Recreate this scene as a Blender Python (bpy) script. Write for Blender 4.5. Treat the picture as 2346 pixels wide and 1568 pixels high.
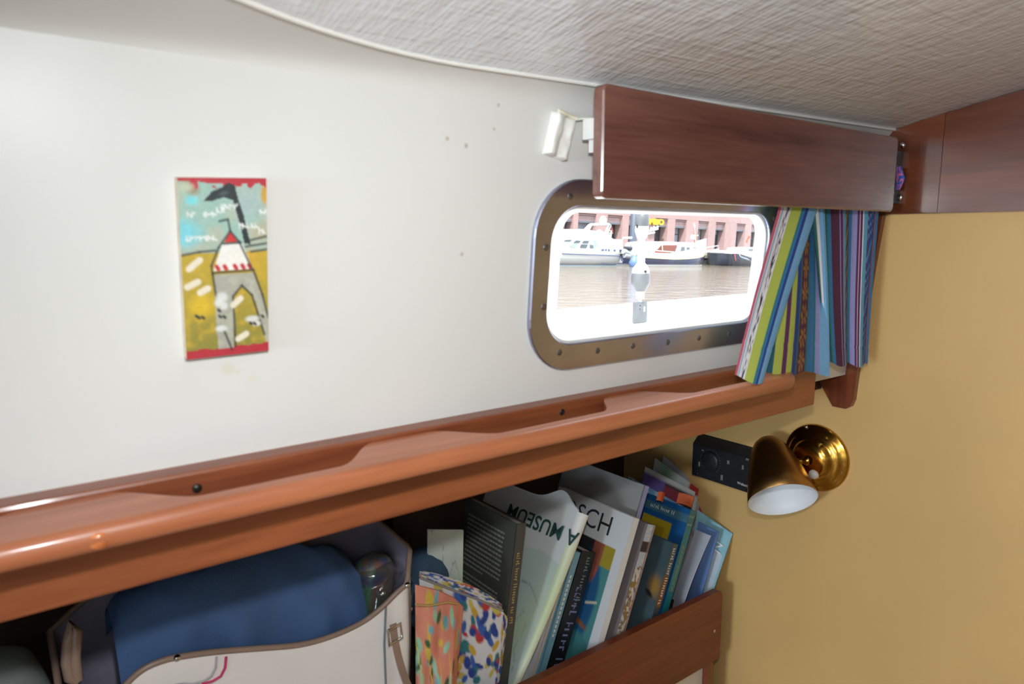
import bpy, bmesh, math, random
import numpy as np
from mathutils import Vector, Matrix

random.seed(7); np.random.seed(7)
for o in list(bpy.data.objects): bpy.data.objects.remove(o)
scene = bpy.context.scene
COL = scene.collection

# ------------------------------------------------------------------ camera
H = 1.25                                   # eye height above the cabin sole
FPX, CX, CY = 1600.0, 1173.0, 784.0        # focal length and centre in pixels of 2346x1568
PITCH = math.atan(239 / FPX)
HEAD = math.radians(52.6)                  # heading, measured from +X (fore) towards +Y (outboard)
FH = Vector((math.cos(HEAD), math.sin(HEAD), 0)); RT = Vector((math.sin(HEAD), -math.cos(HEAD), 0))
FW = FH * math.cos(PITCH) - Vector((0, 0, 1)) * math.sin(PITCH)
UP = FH * math.sin(PITCH) + Vector((0, 0, 1)) * math.cos(PITCH)
cd = bpy.data.cameras.new('camera'); cam = bpy.data.objects.new('camera', cd); COL.objects.link(cam)
M = Matrix.Identity(4)
for i in range(3):
    M[i][0] = RT[i]; M[i][1] = UP[i]; M[i][2] = -FW[i]
M[2][3] = H
cam.matrix_world = M
cd.sensor_width = 36.0; cd.lens = 36.0 * FPX / 2346.0; cd.clip_start = 0.01; cd.clip_end = 500
cd.dof.use_dof = True; cd.dof.focus_distance = 2.1; cd.dof.aperture_fstop = 7.5
scene.camera = cam

# ------------------------------------------------------------------ light
scene.view_settings.view_transform = 'Standard'; scene.view_settings.look = 'None'
scene.view_settings.exposure = 0.08; scene.view_settings.gamma = 1.0
scene.view_settings.use_curve_mapping = False
w = bpy.data.worlds.new('sky'); scene.world = w; w.use_nodes = True
bg = w.node_tree.nodes['Background']; bg.inputs[0].default_value = (0.80, 0.89, 1.0, 1); bg.inputs[1].default_value = 4.2

def light(name, kind, energy, loc, aim, color=(1, 1, 1), **kw):
    d = bpy.data.lights.new(name, kind); d.energy = energy; d.color = color
    for k, v in kw.items(): setattr(d, k, v)
    o = bpy.data.objects.new(name, d); COL.objects.link(o)
    o.location = (loc[0], loc[1], loc[2] + H)
    o.rotation_euler = Vector(aim).to_track_quat('-Z', 'Y').to_euler()
    return o
light('sun', 'SUN', 10.0, (0, 0, 30), (0.42, 0.34, -0.84), (1.0, 0.95, 0.88), angle=0.01)
# the camera's flash, a hand's breadth above the lens
light('camera_flash', 'SPOT', 16.8, RT * 0.015 + UP * 0.12 + FW * 0.02, FW * 1.0 + RT * 0.25 - UP * 0.48, (0.95, 0.985, 1.0),
      spot_size=math.radians(155), spot_blend=0.9, shadow_soft_size=0.018)
# fill lamps added for cabin ambience: in the companionway opening aft, and under the ceiling
light('companionway_fill', 'AREA', 90.0, (-4.0, -0.25, -0.10), (1, 0.06, 0.0), (0.72, 0.88, 1.0),
      shape='RECTANGLE', size=0.9, size_y=0.7)
light('overhead_fill', 'AREA', 4.6, (-0.45, -0.45, 0.235), (0.1, 0.1, -1), (0.78, 0.90, 1.0),
      shape='RECTANGLE', size=0.5, size_y=0.5)

# ------------------------------------------------------------------ helpers
def ray(u, v): return FW + RT * ((u - CX) / FPX) - UP * ((v - CY) / FPX)
def aty(u, v, y, t=0.0):
    d = ray(u, v); return d * (y / (d.y + t * d.z))
def atx(u, v, x):
    d = ray(u, v); return d * (x / d.x)
def atz(u, v, z):
    d = ray(u, v); return d * (z / d.z)
D0, TILT = 0.64, 0.085                     # the cabin side: y = D0 - TILT*z
def wally(z): return D0 - TILT * z
def onwall(u, v): return aty(u, v, D0, TILT)

def lin(c):
    c = c / 255.0
    return c / 12.92 if c <= 0.04045 else ((c + 0.055) / 1.055) ** 2.4
def rgb(r, g, b): return (lin(r), lin(g), lin(b), 1.0)

MW = {}
def wm(o): return MW.get(o.name, Matrix.Identity(4))
def tag(o, label=None, cat=None, group=None, kind=None):
    if label: o['label'] = label
    if cat: o['category'] = cat
    if group: o['group'] = group
    if kind: o['kind'] = kind
    return o
def thing(name, loc, label, cat, group=None, rot=None):
    o = bpy.data.objects.new(name, None); COL.objects.link(o); o.empty_display_size = 0.02
    m = Matrix.Translation(Vector(loc)) @ (rot.to_4x4() if rot else Matrix.Identity(4))
    o.matrix_world = m; MW[o.name] = m
    return tag(o, label, cat, group)

class MB:
    def __init__(s): s.v = []; s.f = []; s.c = []; s.smooth = []
    def add(s, verts, faces, smooth=False, cols=None):
        n = len(s.v); s.v += [tuple(p) for p in verts]
        for f in faces: s.f.append(tuple(i + n for i in f)); s.smooth.append(smooth)
        if cols is not None: s.c += list(cols)
        return s
    def box(s, a, b):
        x0, y0, z0 = a; x1, y1, z1 = b
        return s.add([(x0,y0,z0),(x1,y0,z0),(x1,y1,z0),(x0,y1,z0),(x0,y0,z1),(x1,y0,z1),(x1,y1,z1),(x0,y1,z1)],
                     [(0,3,2,1),(4,5,6,7),(0,1,5,4),(1,2,6,5),(2,3,7,6),(3,0,4,7)])
    def rbox(s, a, b, r, seg=2):
        bm = bmesh.new(); bmesh.ops.create_cube(bm, size=1)
        a = Vector(a); b = Vector(b); c = (a + b) / 2; d = b - a
        for v in bm.verts: v.co = Vector((v.co.x * d.x, v.co.y * d.y, v.co.z * d.z)) + c
        bmesh.ops.bevel(bm, geom=bm.edges[:], offset=r, segments=seg, affect='EDGES', profile=0.5)
        bm.verts.index_update()
        s.add([v.co.copy() for v in bm.verts], [[v.index for v in f.verts] for f in bm.faces]); bm.free(); return s
    def frame(s, o, ex, ey, ez, a, b):     # box a..b in a frame
        o = Vector(o); m = MB().box(a, b)
        return s.add([o + ex * p[0] + ey * p[1] + ez * p[2] for p in m.v], m.f)
    def prism(s, pts, off):                # polygon pts (3d) extruded by off
        off = Vector(off); n = len(pts); P = [Vector(p) for p in pts]
        return s.add(P + [p + off for p in P], [tuple(range(n))[::-1], tuple(range(n, 2 * n))] +
                     [(i, (i + 1) % n, n + (i + 1) % n, n + i) for i in range(n)])
    def tube(s, pts, r, n=8, cap=True):
        P = [Vector(p) for p in pts]; rings = []; R = r if isinstance(r, (list, tuple)) else [r] * len(P)
        a = None
        for i, p in enumerate(P):
            t = (P[min(i + 1, len(P) - 1)] - P[max(i - 1, 0)]).normalized()
            if a is None: a = t.orthogonal().normalized()
            else: a = (a - t * a.dot(t)).normalized()
            b = t.cross(a)
            rings.append([p + (a * math.cos(2*math.pi*k/n) + b * math.sin(2*math.pi*k/n)) * R[i] for k in range(n)])
        V = [q for rg in rings for q in rg]
        F = [(i*n+k, i*n+(k+1)%n, (i+1)*n+(k+1)%n, (i+1)*n+k) for i in range(len(P)-1) for k in range(n)]
        s.add(V, F, True)
        if cap: s.add(rings[0], [tuple(range(n))[::-1]]); s.add(rings[-1], [tuple(range(n))])
        return s
    def lathe(s, o, ax, prof, n=32, smooth=True):   # prof: (along axis, radius)
        o = Vector(o); ax = Vector(ax).normalized(); a = ax.orthogonal().normalized(); b = ax.cross(a)
        V = [o + ax * h + (a * math.cos(2*math.pi*k/n) + b * math.sin(2*math.pi*k/n)) * r for h, r in prof for k in range(n)]
        F = [(i*n+k, i*n+(k+1)%n, (i+1)*n+(k+1)%n, (i+1)*n+k) for i in range(len(prof)-1) for k in range(n)]
        return s.add(V, F, smooth)
    def grid(s, fn, nu, nv, smooth=True, cfn=None):
        V = []; C = []
        U = np.linspace(0, 1, nu + 1); W = np.linspace(0, 1, nv + 1)
        for j in W:
            for i in U: V.append(fn(float(i), float(j)))
        F = [(j*(nu+1)+i, j*(nu+1)+i+1, (j+1)*(nu+1)+i+1, (j+1)*(nu+1)+i) for j in range(nv) for i in range(nu)]
        if cfn is not None:
            uu, vv = np.meshgrid(U, W); C = cfn(uu, vv).reshape(-1, 3)
        return s.add(V, F, smooth, C if cfn is not None else None)

def obj(name, mb, mat, parent=None, local=False, label=None):
    me = bpy.data.meshes.new(name)
    V = [Vector(p) for p in mb.v]
    if parent is not None:
        if not local:
            inv = wm(parent).inverted(); V = [inv @ p for p in V]
        base = wm(parent)
    else:
        lo = Vector((min(p[i] for p in V) for i in range(3))); hi = Vector((max(p[i] for p in V) for i in range(3)))
        org = Vector(((lo.x + hi.x) / 2, (lo.y + hi.y) / 2, lo.z)); V = [p - org for p in V]
        base = Matrix.Translation(org)
    me.from_pydata([tuple(p) for p in V], [], mb.f)
    me.polygons.foreach_set('use_smooth', mb.smooth)
    if len(mb.c):
        at = me.color_attributes.new('Col', 'FLOAT_COLOR', 'POINT')
        A = np.ones((len(V), 4), dtype=np.float32); A[:, :3] = np.asarray(mb.c)
        at.data.foreach_set('color', A.ravel())
    me.materials.append(mat); me.validate(); me.update()
    o = bpy.data.objects.new(name, me); COL.objects.link(o)
    if parent is not None: o.parent = parent
    else: o.matrix_world = base
    MW[o.name] = base
    if label: o['label'] = label
    return o
def struct(name, mb, mat, label=None):
    o = obj(name, mb, mat); o['kind'] = 'structure'
    if label: o['label'] = label
    return o
def single(name, mb, mat, label, cat, group=None): return tag(obj(name, mb, mat), label, cat, group)
def lettering(body, size, mat, o, ex, ey, parent, align='CENTER', local=False, shear=0.0, name='lettering', depth=0.0, bold=0.0):
    cu = bpy.data.curves.new('t', 'FONT'); cu.body = body; cu.size = size; cu.align_x = align; cu.align_y = 'CENTER'
    cu.shear = shear; cu.resolution_u = 3; cu.extrude = depth; cu.offset = bold
    to = bpy.data.objects.new('t', cu); COL.objects.link(to)
    bpy.context.view_layer.update()
    me = bpy.data.meshes.new_from_object(to.evaluated_get(bpy.context.evaluated_depsgraph_get()))
    mb = MB(); o = Vector(o); ez = Vector(ex).cross(Vector(ey))
    mb.add([o + Vector(ex) * v.co.x + Vector(ey) * v.co.y + ez * v.co.z for v in me.vertices], [tuple(p.vertices) for p in me.polygons])
    bpy.data.objects.remove(to); bpy.data.curves.remove(cu); bpy.data.meshes.remove(me)
    return obj(name, mb, mat, parent, local)

# ------------------------------------------------------------------ materials
MATS = {}
def nodes(name):
    m = bpy.data.materials.new(name); m.use_nodes = True
    return m, m.node_tree, m.node_tree.nodes['Principled BSDF']
def pbr(name, col, rough=0.5, metal=0.0, var=0.0, vs=20.0, bump=0.0, bs=60.0, coat=0.0, stretch=(1, 1, 1), spec=0.5):
    m, nt, b = nodes(name); N = nt.nodes; L = nt.links
    b.inputs['Base Color'].default_value = col; b.inputs['Roughness'].default_value = rough
    b.inputs['Metallic'].default_value = metal; b.inputs['Coat Weight'].default_value = coat
    b.inputs['Specular IOR Level'].default_value = spec
    if var or bump:
        tc = N.new('ShaderNodeTexCoord'); mp = N.new('ShaderNodeMapping'); mp.inputs['Scale'].default_value = stretch
        L.new(tc.outputs['Object'], mp.inputs[0])
    if var:
        n = N.new('ShaderNodeTexNoise'); n.inputs['Scale'].default_value = vs; n.inputs['Detail'].default_value = 4
        L.new(mp.outputs[0], n.inputs[0])
        r = N.new('ShaderNodeValToRGB'); c = Vector(col[:3])
        r.color_ramp.elements[0].position = 0.3; r.color_ramp.elements[1].position = 0.7
        r.color_ramp.elements[0].color = (*(c * (1 - var)), 1); r.color_ramp.elements[1].color = (*(c * (1 + var * 0.6)), 1)
        L.new(n.outputs['Fac'], r.inputs[0]); L.new(r.outputs[0], b.inputs['Base Color'])
    if bump:
        n2 = N.new('ShaderNodeTexNoise'); n2.inputs['Scale'].default_value = bs; n2.inputs['Detail'].default_value = 3
        L.new(mp.outputs[0], n2.inputs[0])
        bp = N.new('ShaderNodeBump'); bp.inputs['Strength'].default_value = bump; bp.inputs['Distance'].default_value = 0.002
        L.new(n2.outputs['Fac'], bp.inputs['Height']); L.new(bp.outputs[0], b.inputs['Normal'])
    return m
def wood(name, c1, c2, axis=0, scale=30.0, rough=0.3, coat=0.4, fine=0.35):
    m, nt, b = nodes(name); N = nt.nodes; L = nt.links
    tc = N.new('ShaderNodeTexCoord'); mp = N.new('ShaderNodeMapping')
    s = [1.0, 1.0, 1.0]; s[axis] = 0.07; mp.inputs['Scale'].default_value = s
    L.new(tc.outputs['Object'], mp.inputs[0])
    n = N.new('ShaderNodeTexNoise'); n.inputs['Scale'].default_value = scale; n.inputs['Detail'].default_value = 5; n.inputs['Distortion'].default_value = 0.6
    n2 = N.new('ShaderNodeTexNoise'); n2.inputs['Scale'].default_value = scale * 9; n2.inputs['Detail'].default_value = 2
    L.new(mp.outputs[0], n.inputs[0]); L.new(mp.outputs[0], n2.inputs[0])
    mx = N.new('ShaderNodeMath'); mx.operation = 'MULTIPLY_ADD'; mx.inputs[1].default_value = fine
    L.new(n2.outputs['Fac'], mx.inputs[0]); L.new(n.outputs['Fac'], mx.inputs[2])
    r = N.new('ShaderNodeValToRGB'); r.color_ramp.elements[0].position = 0.45; r.color_ramp.elements[1].position = 0.85
    r.color_ramp.elements[0].color = c1; r.color_ramp.elements[1].color = c2
    L.new(mx.outputs[0], r.inputs[0]); L.new(r.outputs[0], b.inputs['Base Color'])
    b.inputs['Roughness'].default_value = rough; b.inputs['Coat Weight'].default_value = coat; b.inputs['Coat Roughness'].default_value = 0.12
    return m
def painted(name, rough=0.5, coat=0.0, bump=0.0, bs=200.0):     # colour printed on the piece (attribute Col)
    m, nt, b = nodes(name); N = nt.nodes
    a = N.new('ShaderNodeVertexColor'); a.layer_name = 'Col'
    nt.links.new(a.outputs[0], b.inputs['Base Color']); b.inputs['Roughness'].default_value = rough; b.inputs['Coat Weight'].default_value = coat
    if bump:
        tc = N.new('ShaderNodeTexCoord'); n2 = N.new('ShaderNodeTexNoise'); n2.inputs['Scale'].default_value = bs
        nt.links.new(tc.outputs['Object'], n2.inputs[0])
        bp = N.new('ShaderNodeBump'); bp.inputs['Strength'].default_value = bump; bp.inputs['Distance'].default_value = 0.001
        nt.links.new(n2.outputs['Fac'], bp.inputs['Height']); nt.links.new(bp.outputs[0], b.inputs['Normal'])
    return m

# print helpers (numpy): all return masks 0..1 over arrays U,V
def L3(r, g, b): return np.array([lin(r), lin(g), lin(b)])
def fill(shape, c): return np.ones(shape + (3,)) * c
def put(img, mask, c):
    m = np.clip(mask, 0, 1)[..., None]; return img * (1 - m) + np.asarray(c) * m
def ell(U, V, cx, cy, rx, ry, a=0.0, soft=0.15):
    c, s = math.cos(a), math.sin(a); x = ((U-cx)*c + (V-cy)*s) / rx; y = (-(U-cx)*s + (V-cy)*c) / ry
    return np.clip((1 - np.sqrt(x*x + y*y)) / soft, 0, 1)
def seg(U, V, x0, y0, x1, y1, w, asp=1.0, soft=0.4):
    dx, dy = x1-x0, (y1-y0)*asp; t = np.clip(((U-x0)*dx + (V-y0)*asp*dy) / (dx*dx + dy*dy + 1e-12), 0, 1)
    d = np.sqrt((U-x0-t*dx)**2 + ((V-y0)*asp-t*dy)**2); return np.clip((w - d) / (w * soft), 0, 1)
def poly(U, V, pts):
    ins = np.zeros(U.shape, bool); n = len(pts)
    for i in range(n):
        x0, y0 = pts[i]; x1, y1 = pts[(i+1) % n]
        if y0 == y1: continue
        c = ((V >= min(y0, y1)) & (V < max(y0, y1))) & (U < (V-y0)*(x1-x0)/(y1-y0) + x0)
        ins ^= c
    return ins.astype(float)
def band(X, a, b): return ((X >= a) & (X < b)).astype(float)
_RN = np.random.RandomState(3).rand(64, 64)
def vnoise(U, V, f, o=0):
    x = U * f + o * 7.3; y = V * f + o * 3.1; xi = np.floor(x).astype(int); yi = np.floor(y).astype(int); fx = x - xi; fy = y - yi
    fx = fx*fx*(3-2*fx); fy = fy*fy*(3-2*fy); g = lambda a, b: _RN[a % 64, b % 64]
    return (g(xi,yi)*(1-fx)+g(xi+1,yi)*fx)*(1-fy) + (g(xi,yi+1)*(1-fx)+g(xi+1,yi+1)*fx)*fy

mahog = wood('mahogany_varnished', rgb(92, 40, 24), rgb(140, 70, 40), 0, 22, 0.32, 0.5)
mahog_dark = wood('mahogany_dark_gloss', rgb(86, 53, 46), rgb(130, 86, 74), 0, 16, 0.22, 0.6)
mahog_y = wood('mahogany_beam', rgb(80, 36, 17), rgb(116, 58, 28), 1, 14, 0.3, 0.5)
mahog_z = wood('mahogany_upright', rgb(92, 42, 24), rgb(136, 70, 40), 2, 20, 0.35, 0.4)
teak_rail = wood('rail_varnished', rgb(146, 80, 48), rgb(188, 116, 78), 0, 18, 0.40, 0.25, 0.3)
fascia_wood = wood('fascia_varnished', rgb(110, 54, 30), rgb(158, 90, 52), 0, 18, 0.42, 0.15)
fid_wood = wood('fiddle_wood', rgb(92, 40, 20), rgb(130, 62, 34), 0, 16, 0.4, 0.2)
locker_wood = wood('locker_wood', rgb(58, 40, 30), rgb(78, 56, 42), 0, 12, 0.6, 0.0)
cabin_wood = wood('cabin_wood', rgb(150, 128, 110), rgb(186, 164, 144), 2, 12, 0.4, 0.2)
sole_wood = wood('sole_wood', rgb(140, 112, 88), rgb(176, 148, 120), 0, 14, 0.4, 0.2)
bulk_paint = pbr('bulkhead_paint', rgb(213, 172, 109), 0.5, var=0.05, vs=5, bump=0.10, bs=25)
steel = pbr('stainless', rgb(176, 178, 200), 0.27, 1.0, var=0.12, vs=18, bump=0.05, bs=25)
chrome = pbr('chrome', rgb(220, 220, 220), 0.12, 1.0)
dark_metal = pbr('dark_bolt', rgb(60, 58, 56), 0.4, 0.9)
brass = pbr('brass', rgb(196, 148, 62), 0.17, 1.0, var=0.10, vs=14)
brass_dull = pbr('brass_satin', rgb(176, 132, 78), 0.34, 1.0, var=0.12, vs=10)
black_plastic = pbr('black_plastic', rgb(34, 35, 40), 0.42, var=0.15, vs=60)
white_plastic = pbr('white_plastic', rgb(222, 220, 214), 0.4, var=.04, vs=60)
white_enamel = pbr('white_enamel', rgb(226, 228, 232), 0.5)
print_white = pbr('print_white', rgb(225, 225, 222), 0.6)
print_grey = pbr('print_grey', rgb(140, 140, 138), 0.6)
print_dark = pbr('print_dark', rgb(32, 36, 40), 0.6)
print_green = pbr('print_green', rgb(40, 76, 70), 0.6)
print_gold = pbr('print_gold', rgb(196, 160, 96), 0.6)
paper = pbr('paper_white', rgb(226, 226, 224), 0.6, var=0.04, vs=40)
page_edge = pbr('page_edges', rgb(206, 198, 182), 0.8, var=0.12, vs=30, stretch=(1, 1, 30))
printed = painted('printed_matte', 0.55); printed_gloss = painted('printed_gloss', 0.35, 0.2)
woven = painted('woven_cotton', 0.85, 0, 0.5, 900)

def wall_mat():
    m, nt, b = nodes('gelcoat_white'); N = nt.nodes; L = nt.links
    tc = N.new('ShaderNodeTexCoord'); geo = N.new('ShaderNodeNewGeometry')
    n = N.new('ShaderNodeTexNoise'); n.inputs['Scale'].default_value = 3.5; n.inputs['Detail'].default_value = 2
    L.new(tc.outputs['Object'], n.inputs[0])
    bp = N.new('ShaderNodeBump'); bp.inputs['Strength'].default_value = 0.35; bp.inputs['Distance'].default_value = 0.012
    L.new(n.outputs['Fac'], bp.inputs['Height']); L.new(bp.outputs[0], b.inputs['Normal'])
    b.inputs['Roughness'].default_value = 0.36
    prev = None
    base = N.new('ShaderNodeRGB'); base.outputs[0].default_value = rgb(215, 214, 210); prev = base.outputs[0]
    # small rust specks and the smudge under the picture
    for (u, v, r, c) in [(1025, 318, .0022, (150, 120, 80)), (1068, 334, .0024, (140, 105, 70)), (1058, 583, .0022, (150, 125, 90)), (1142, 241, .002, (150, 140, 120)),
                         (1132, 296, .0016, (150, 130, 110)), (522, 846, .006, (208, 202, 176)), (578, 868, .004, (212, 206, 184)), (300, 36, .003, (190, 180, 150)), (545, 852, .003, (210, 204, 180))]:
        p = onwall(u, v); vm = N.new('ShaderNodeVectorMath'); vm.operation = 'DISTANCE'
        vm.inputs[1].default_value = (p.x, p.y, p.z + H); L.new(geo.outputs['Position'], vm.inputs[0])
        mr = N.new('ShaderNodeMapRange'); mr.inputs['From Min'].default_value = r * 0.4; mr.inputs['From Max'].default_value = r * 1.4
        mr.inputs['To Min'].default_value = 1; mr.inputs['To Max'].default_value = 0; L.new(vm.outputs['Value'], mr.inputs['Value'])
        mx = N.new('ShaderNodeMix'); mx.data_type = 'RGBA'; mx.inputs['B'].default_value = rgb(*c)
        mu = N.new('ShaderNodeMath'); mu.operation = 'MULTIPLY'; mu.inputs[1].default_value = 0.55; L.new(mr.outputs[0], mu.inputs[0])
        L.new(mu.outputs[0], mx.inputs['Factor']); L.new(prev, mx.inputs['A']); prev = mx.outputs['Result']
    L.new(prev, b.inputs['Base Color'])
    return m
gelcoat = wall_mat()
def ceil_mat():
    m, nt, b = nodes('glass_cloth_liner'); N = nt.nodes; L = nt.links
    tc = N.new('ShaderNodeTexCoord'); add = None
    for i, (sc, rot, fr, am) in enumerate([((1, .05, 1), .25, 190, 0.9), ((.06, 1, 1), -.1, 170, 0.9), ((1, 1, 1), 0, 34, 1.3)]):
        mp = N.new('ShaderNodeMapping'); mp.inputs['Scale'].default_value = sc; mp.inputs['Rotation'].default_value = (0, 0, rot)
        L.new(tc.outputs['Object'], mp.inputs[0])
        n = N.new('ShaderNodeTexNoise'); n.inputs['Scale'].default_value = fr; n.inputs['Detail'].default_value = 2; L.new(mp.outputs[0], n.inputs[0])
        mu = N.new('ShaderNodeMath'); mu.operation = 'MULTIPLY_ADD'; mu.inputs[1].default_value = am; L.new(n.outputs['Fac'], mu.inputs[0])
        if add is None: mu.inputs[2].default_value = 0
        else: L.new(add, mu.inputs[2])
        add = mu.outputs[0]
    bp = N.new('ShaderNodeBump'); bp.inputs['Strength'].default_value = 0.75; bp.inputs['Distance'].default_value = 0.0022
    L.new(add, bp.inputs['Height']); L.new(bp.outputs[0], b.inputs['Normal'])
    b.inputs['Base Color'].default_value = rgb(230, 233, 238); b.inputs['Roughness'].default_value = 0.22; b.inputs['Coat Weight'].default_value = 0.5; b.inputs['Coat Roughness'].default_value = 0.18
    return m
liner = ceil_mat()
def glass_mat(name, tint=(1, 1, 1, 1)):
    m = bpy.data.materials.new(name); m.use_nodes = True; nt = m.node_tree; N = nt.nodes; N.clear()
    out = N.new('ShaderNodeOutputMaterial'); mx = N.new('ShaderNodeMixShader'); tr = N.new('ShaderNodeBsdfTransparent'); gl = N.new('ShaderNodeBsdfGlossy')
    fr = N.new('ShaderNodeFresnel'); fr.inputs[0].default_value = 1.35; gl.inputs['Roughness'].default_value = 0.02; tr.inputs[0].default_value = tint
    ge = N.new('ShaderNodeNewGeometry'); mr = N.new('ShaderNodeMapRange'); mr.inputs['To Min'].default_value = 1.35; mr.inputs['To Max'].default_value = 1 / 1.35
    nt.links.new(ge.outputs['Backfacing'], mr.inputs['Value']); nt.links.new(mr.outputs[0], fr.inputs[0])
    nt.links.new(fr.outputs[0], mx.inputs[0]); nt.links.new(tr.outputs[0], mx.inputs[1]); nt.links.new(gl.outputs[0], mx.inputs[2]); nt.links.new(mx.outputs[0], out.inputs[0])
    return m
pane_glass = glass_mat('window_glass', (0.97, 0.98, 0.98, 1))
def translucent(name, col):
    m, nt, b = nodes(name); N = nt.nodes
    tr = N.new('ShaderNodeBsdfTranslucent'); tr.inputs[0].default_value = col; b.inputs['Base Color'].default_value = col
    mx = N.new('ShaderNodeMixShader'); mx.inputs[0].default_value = 0.6
    nt.links.new(b.outputs[0], mx.inputs[1]); nt.links.new(tr.outputs[0], mx.inputs[2]); nt.links.new(mx.outputs[0], N['Material Output'].inputs[0])
    return m
# ------------------------------------------------------------------ cabin shell
XA, LB = -4.20, 1.33                       # aft bulkhead, forward bulkhead
def CZ(y, x=0.6): return 0.1755 + 0.222 * (0.6 - y) - 0.108 * (0.6 - y) ** 2 + 0.0219 * (x - 0.6)   # cambered coach roof
def edge_y(x):                             # inner lip of the moulded side, curving inboard towards aft
    t = max(0.0, 0.42 - x); return max(0.25, 0.605 - (0.78 * t * t if t < .42 else .1376 + .655 * (t - .42)))
def rrect(x0, x1, z0, z1, r, n=10):
    out = []
    for cx, cz, a0 in [(x1 - r, z1 - r, 0), (x0 + r, z1 - r, 90), (x0 + r, z0 + r, 180), (x1 - r, z0 + r, 270)]:
        for k in range(n + 1):
            a = math.radians(a0 + 90 * k / n); out.append((cx + r * math.cos(a), cz + r * math.sin(a)))
    return out
def holed(outer, inner):
    bm = bmesh.new(); E = []
    for lp in (outer, inner):
        vs = [bm.verts.new((p[0], 0, p[1])) for p in lp]
        E += [bm.edges.new((vs[i], vs[(i + 1) % len(vs)])) for i in range(len(vs))]
    bmesh.ops.triangle_fill(bm, edges=E, use_beauty=True); bm.verts.index_update()
    V = [(v.co.x, v.co.z) for v in bm.verts]; F = [[v.index for v in f.verts] for f in bm.faces]; bm.free(); return V, F
WN = Vector((0, -1, -TILT)).normalized()
def wp(x, z, off=0.0): return Vector((x, wally(z), z)) + WN * off
WX0, WX1, WZ0, WZ1 = 0.545, 0.995, -0.132, 0.038
TH = 0.035                                 # thickness of the cabin side
zt = 0.146
V2, F2 = holed([(XA, -0.262), (LB, -0.262), (LB, zt), (XA, zt)], rrect(WX0 + .003, WX1 - .003, WZ0 + .003, WZ1 - .003, .042))
m = MB(); m.add([wp(*p) for p in V2], F2); lpb = rrect(WX0 + .003, WX1 + .035, WZ0 - .004, WZ1 + .004, .05)
Vb, Fb = holed([(XA, -0.262), (LB, -0.262), (LB, zt), (XA, zt)], lpb); m.add([wp(p[0], p[1], -TH) for p in Vb], Fb)
lp = rrect(WX0 + .003, WX1 - .003, WZ0 + .003, WZ1 - .003, .042); n = len(lp)
m.add([wp(*p) for p in lp] + [wp(p[0], p[1], -TH) for p in lpb], [(i, (i+1) % n, n+(i+1) % n, n+i) for i in range(n)])
def cove(i, j):
    x = XA + (LB - XA) * i; a = Vector((0, wally(zt), zt)); ye = edge_y(x); c = Vector((0, ye, CZ(ye, x)))
    b = Vector((0, wally(zt + .017) - .0005, zt + .018)); p = a * (1-j)**2 + b * 2*j*(1-j) + c * j*j
    return (x, p.y, p.z)
m.grid(cove, 300, 8)
struct('wall_left', m, gelcoat, 'white moulded cabin side with window opening')
xs_ = [XA + (LB-XA)*k/300 for k in range(301)]
m = MB(); m.tube([(x, edge_y(x) - .001, CZ(edge_y(x), x) - .0012) for x in xs_], 0.0022, 6)
struct('trim_1', m, pbr('lip_white', rgb(238, 237, 232), 0.3), 'thin white rounded lip between cabin side and ceiling')
m = MB()
def ceil_fn(i, j):
    x = XA + (LB - XA) * i; ye = edge_y(x); y = ye + (-1.25 - ye) * j; return (x, y, CZ(y, x))
m.grid(ceil_fn, 240, 40)
struct('ceiling', m, liner, 'grey-white glass cloth headliner with woven texture')
o_ = [(-1.26, -H), (1.262, -H), (1.268, -.195), (.676, -.195), (.672, -.158), (wally(.17), .17), (.62, CZ(.62, LB) + .004)] + [(.5 - .22*k, CZ(.5 - .22*k, LB) + .01) for k in range(9)]
m = MB().prism([(LB, y, z) for y, z in o_], (.03, 0, 0))
struct('wall_front', m, bulk_paint, 'ochre yellow painted bulkhead')
m = MB(); m.box((XA - .03, -1.3, -H), (XA, -0.55, 0.33)); m.box((XA - .03, 0.25, -H), (XA, 0.66, 0.2)); m.box((XA - .03, 0.66, -H), (XA, 1.25, -.2)); m.box((XA - .03, -0.55, -H), (XA, 0.25, -0.85)); m.box((XA - .03, -0.55, 0.12), (XA, 0.25, 0.31))
struct('wall_back', m, cabin_wood, 'wooden aft bulkhead with companionway opening')
m = MB(); m.box((XA, -1.28, -H), (LB, -1.25, -.30)); struct('wall_right', m, cabin_wood, 'wood panelled lower side of the cabin opposite')
m = MB(); m.box((XA, -1.28, -.30), (LB, -1.25, 0.3)); struct('wall_right_upper', m, pbr('gelcoat_plain', rgb(232, 232, 229), .35), 'white upper side of the cabin opposite')
m = MB(); m.box((XA, -1.28, -H - .03), (LB, 1.26, -H)); struct('floor', m, sole_wood, 'wooden cabin sole')
m = MB(); m.add([(XA, 1.25, -.29), (LB, 1.25, -.29), (LB, 1.24, -H), (XA, 1.24, -H)], [(0, 1, 2, 3)]); struct('wall_hull', m, locker_wood, 'dark hull lining at the back of the locker')
m = MB(); m.box((XA, 0.715, -.300), (LB, 1.25, -.285)); m.box((XA, 0.661, -.300), (1.15, 0.715, -.285)); struct('ceiling_locker', m, locker_wood, 'underside of the side deck above the locker')
for k, x in enumerate((-0.25, 0.30, 0.62)):
    m = MB(); m.box((x, 0.86, -.345), (x + .035, 1.245, -.301)); m.box((x, 1.205, -.859), (x + .035, 1.242, -.346))
    struct('trim_%d' % (10 + k), m, locker_wood, 'dark deck beam and frame inside the locker')
m = MB(); m.box((-.42, .661, -H), (-.40, 1.24, -.301)); struct('wall_light_block', m, locker_wood, 'unseen dark partition added to keep light from aft out of the locker')  # unseen partition added to block the aft lamp from the locker
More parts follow.
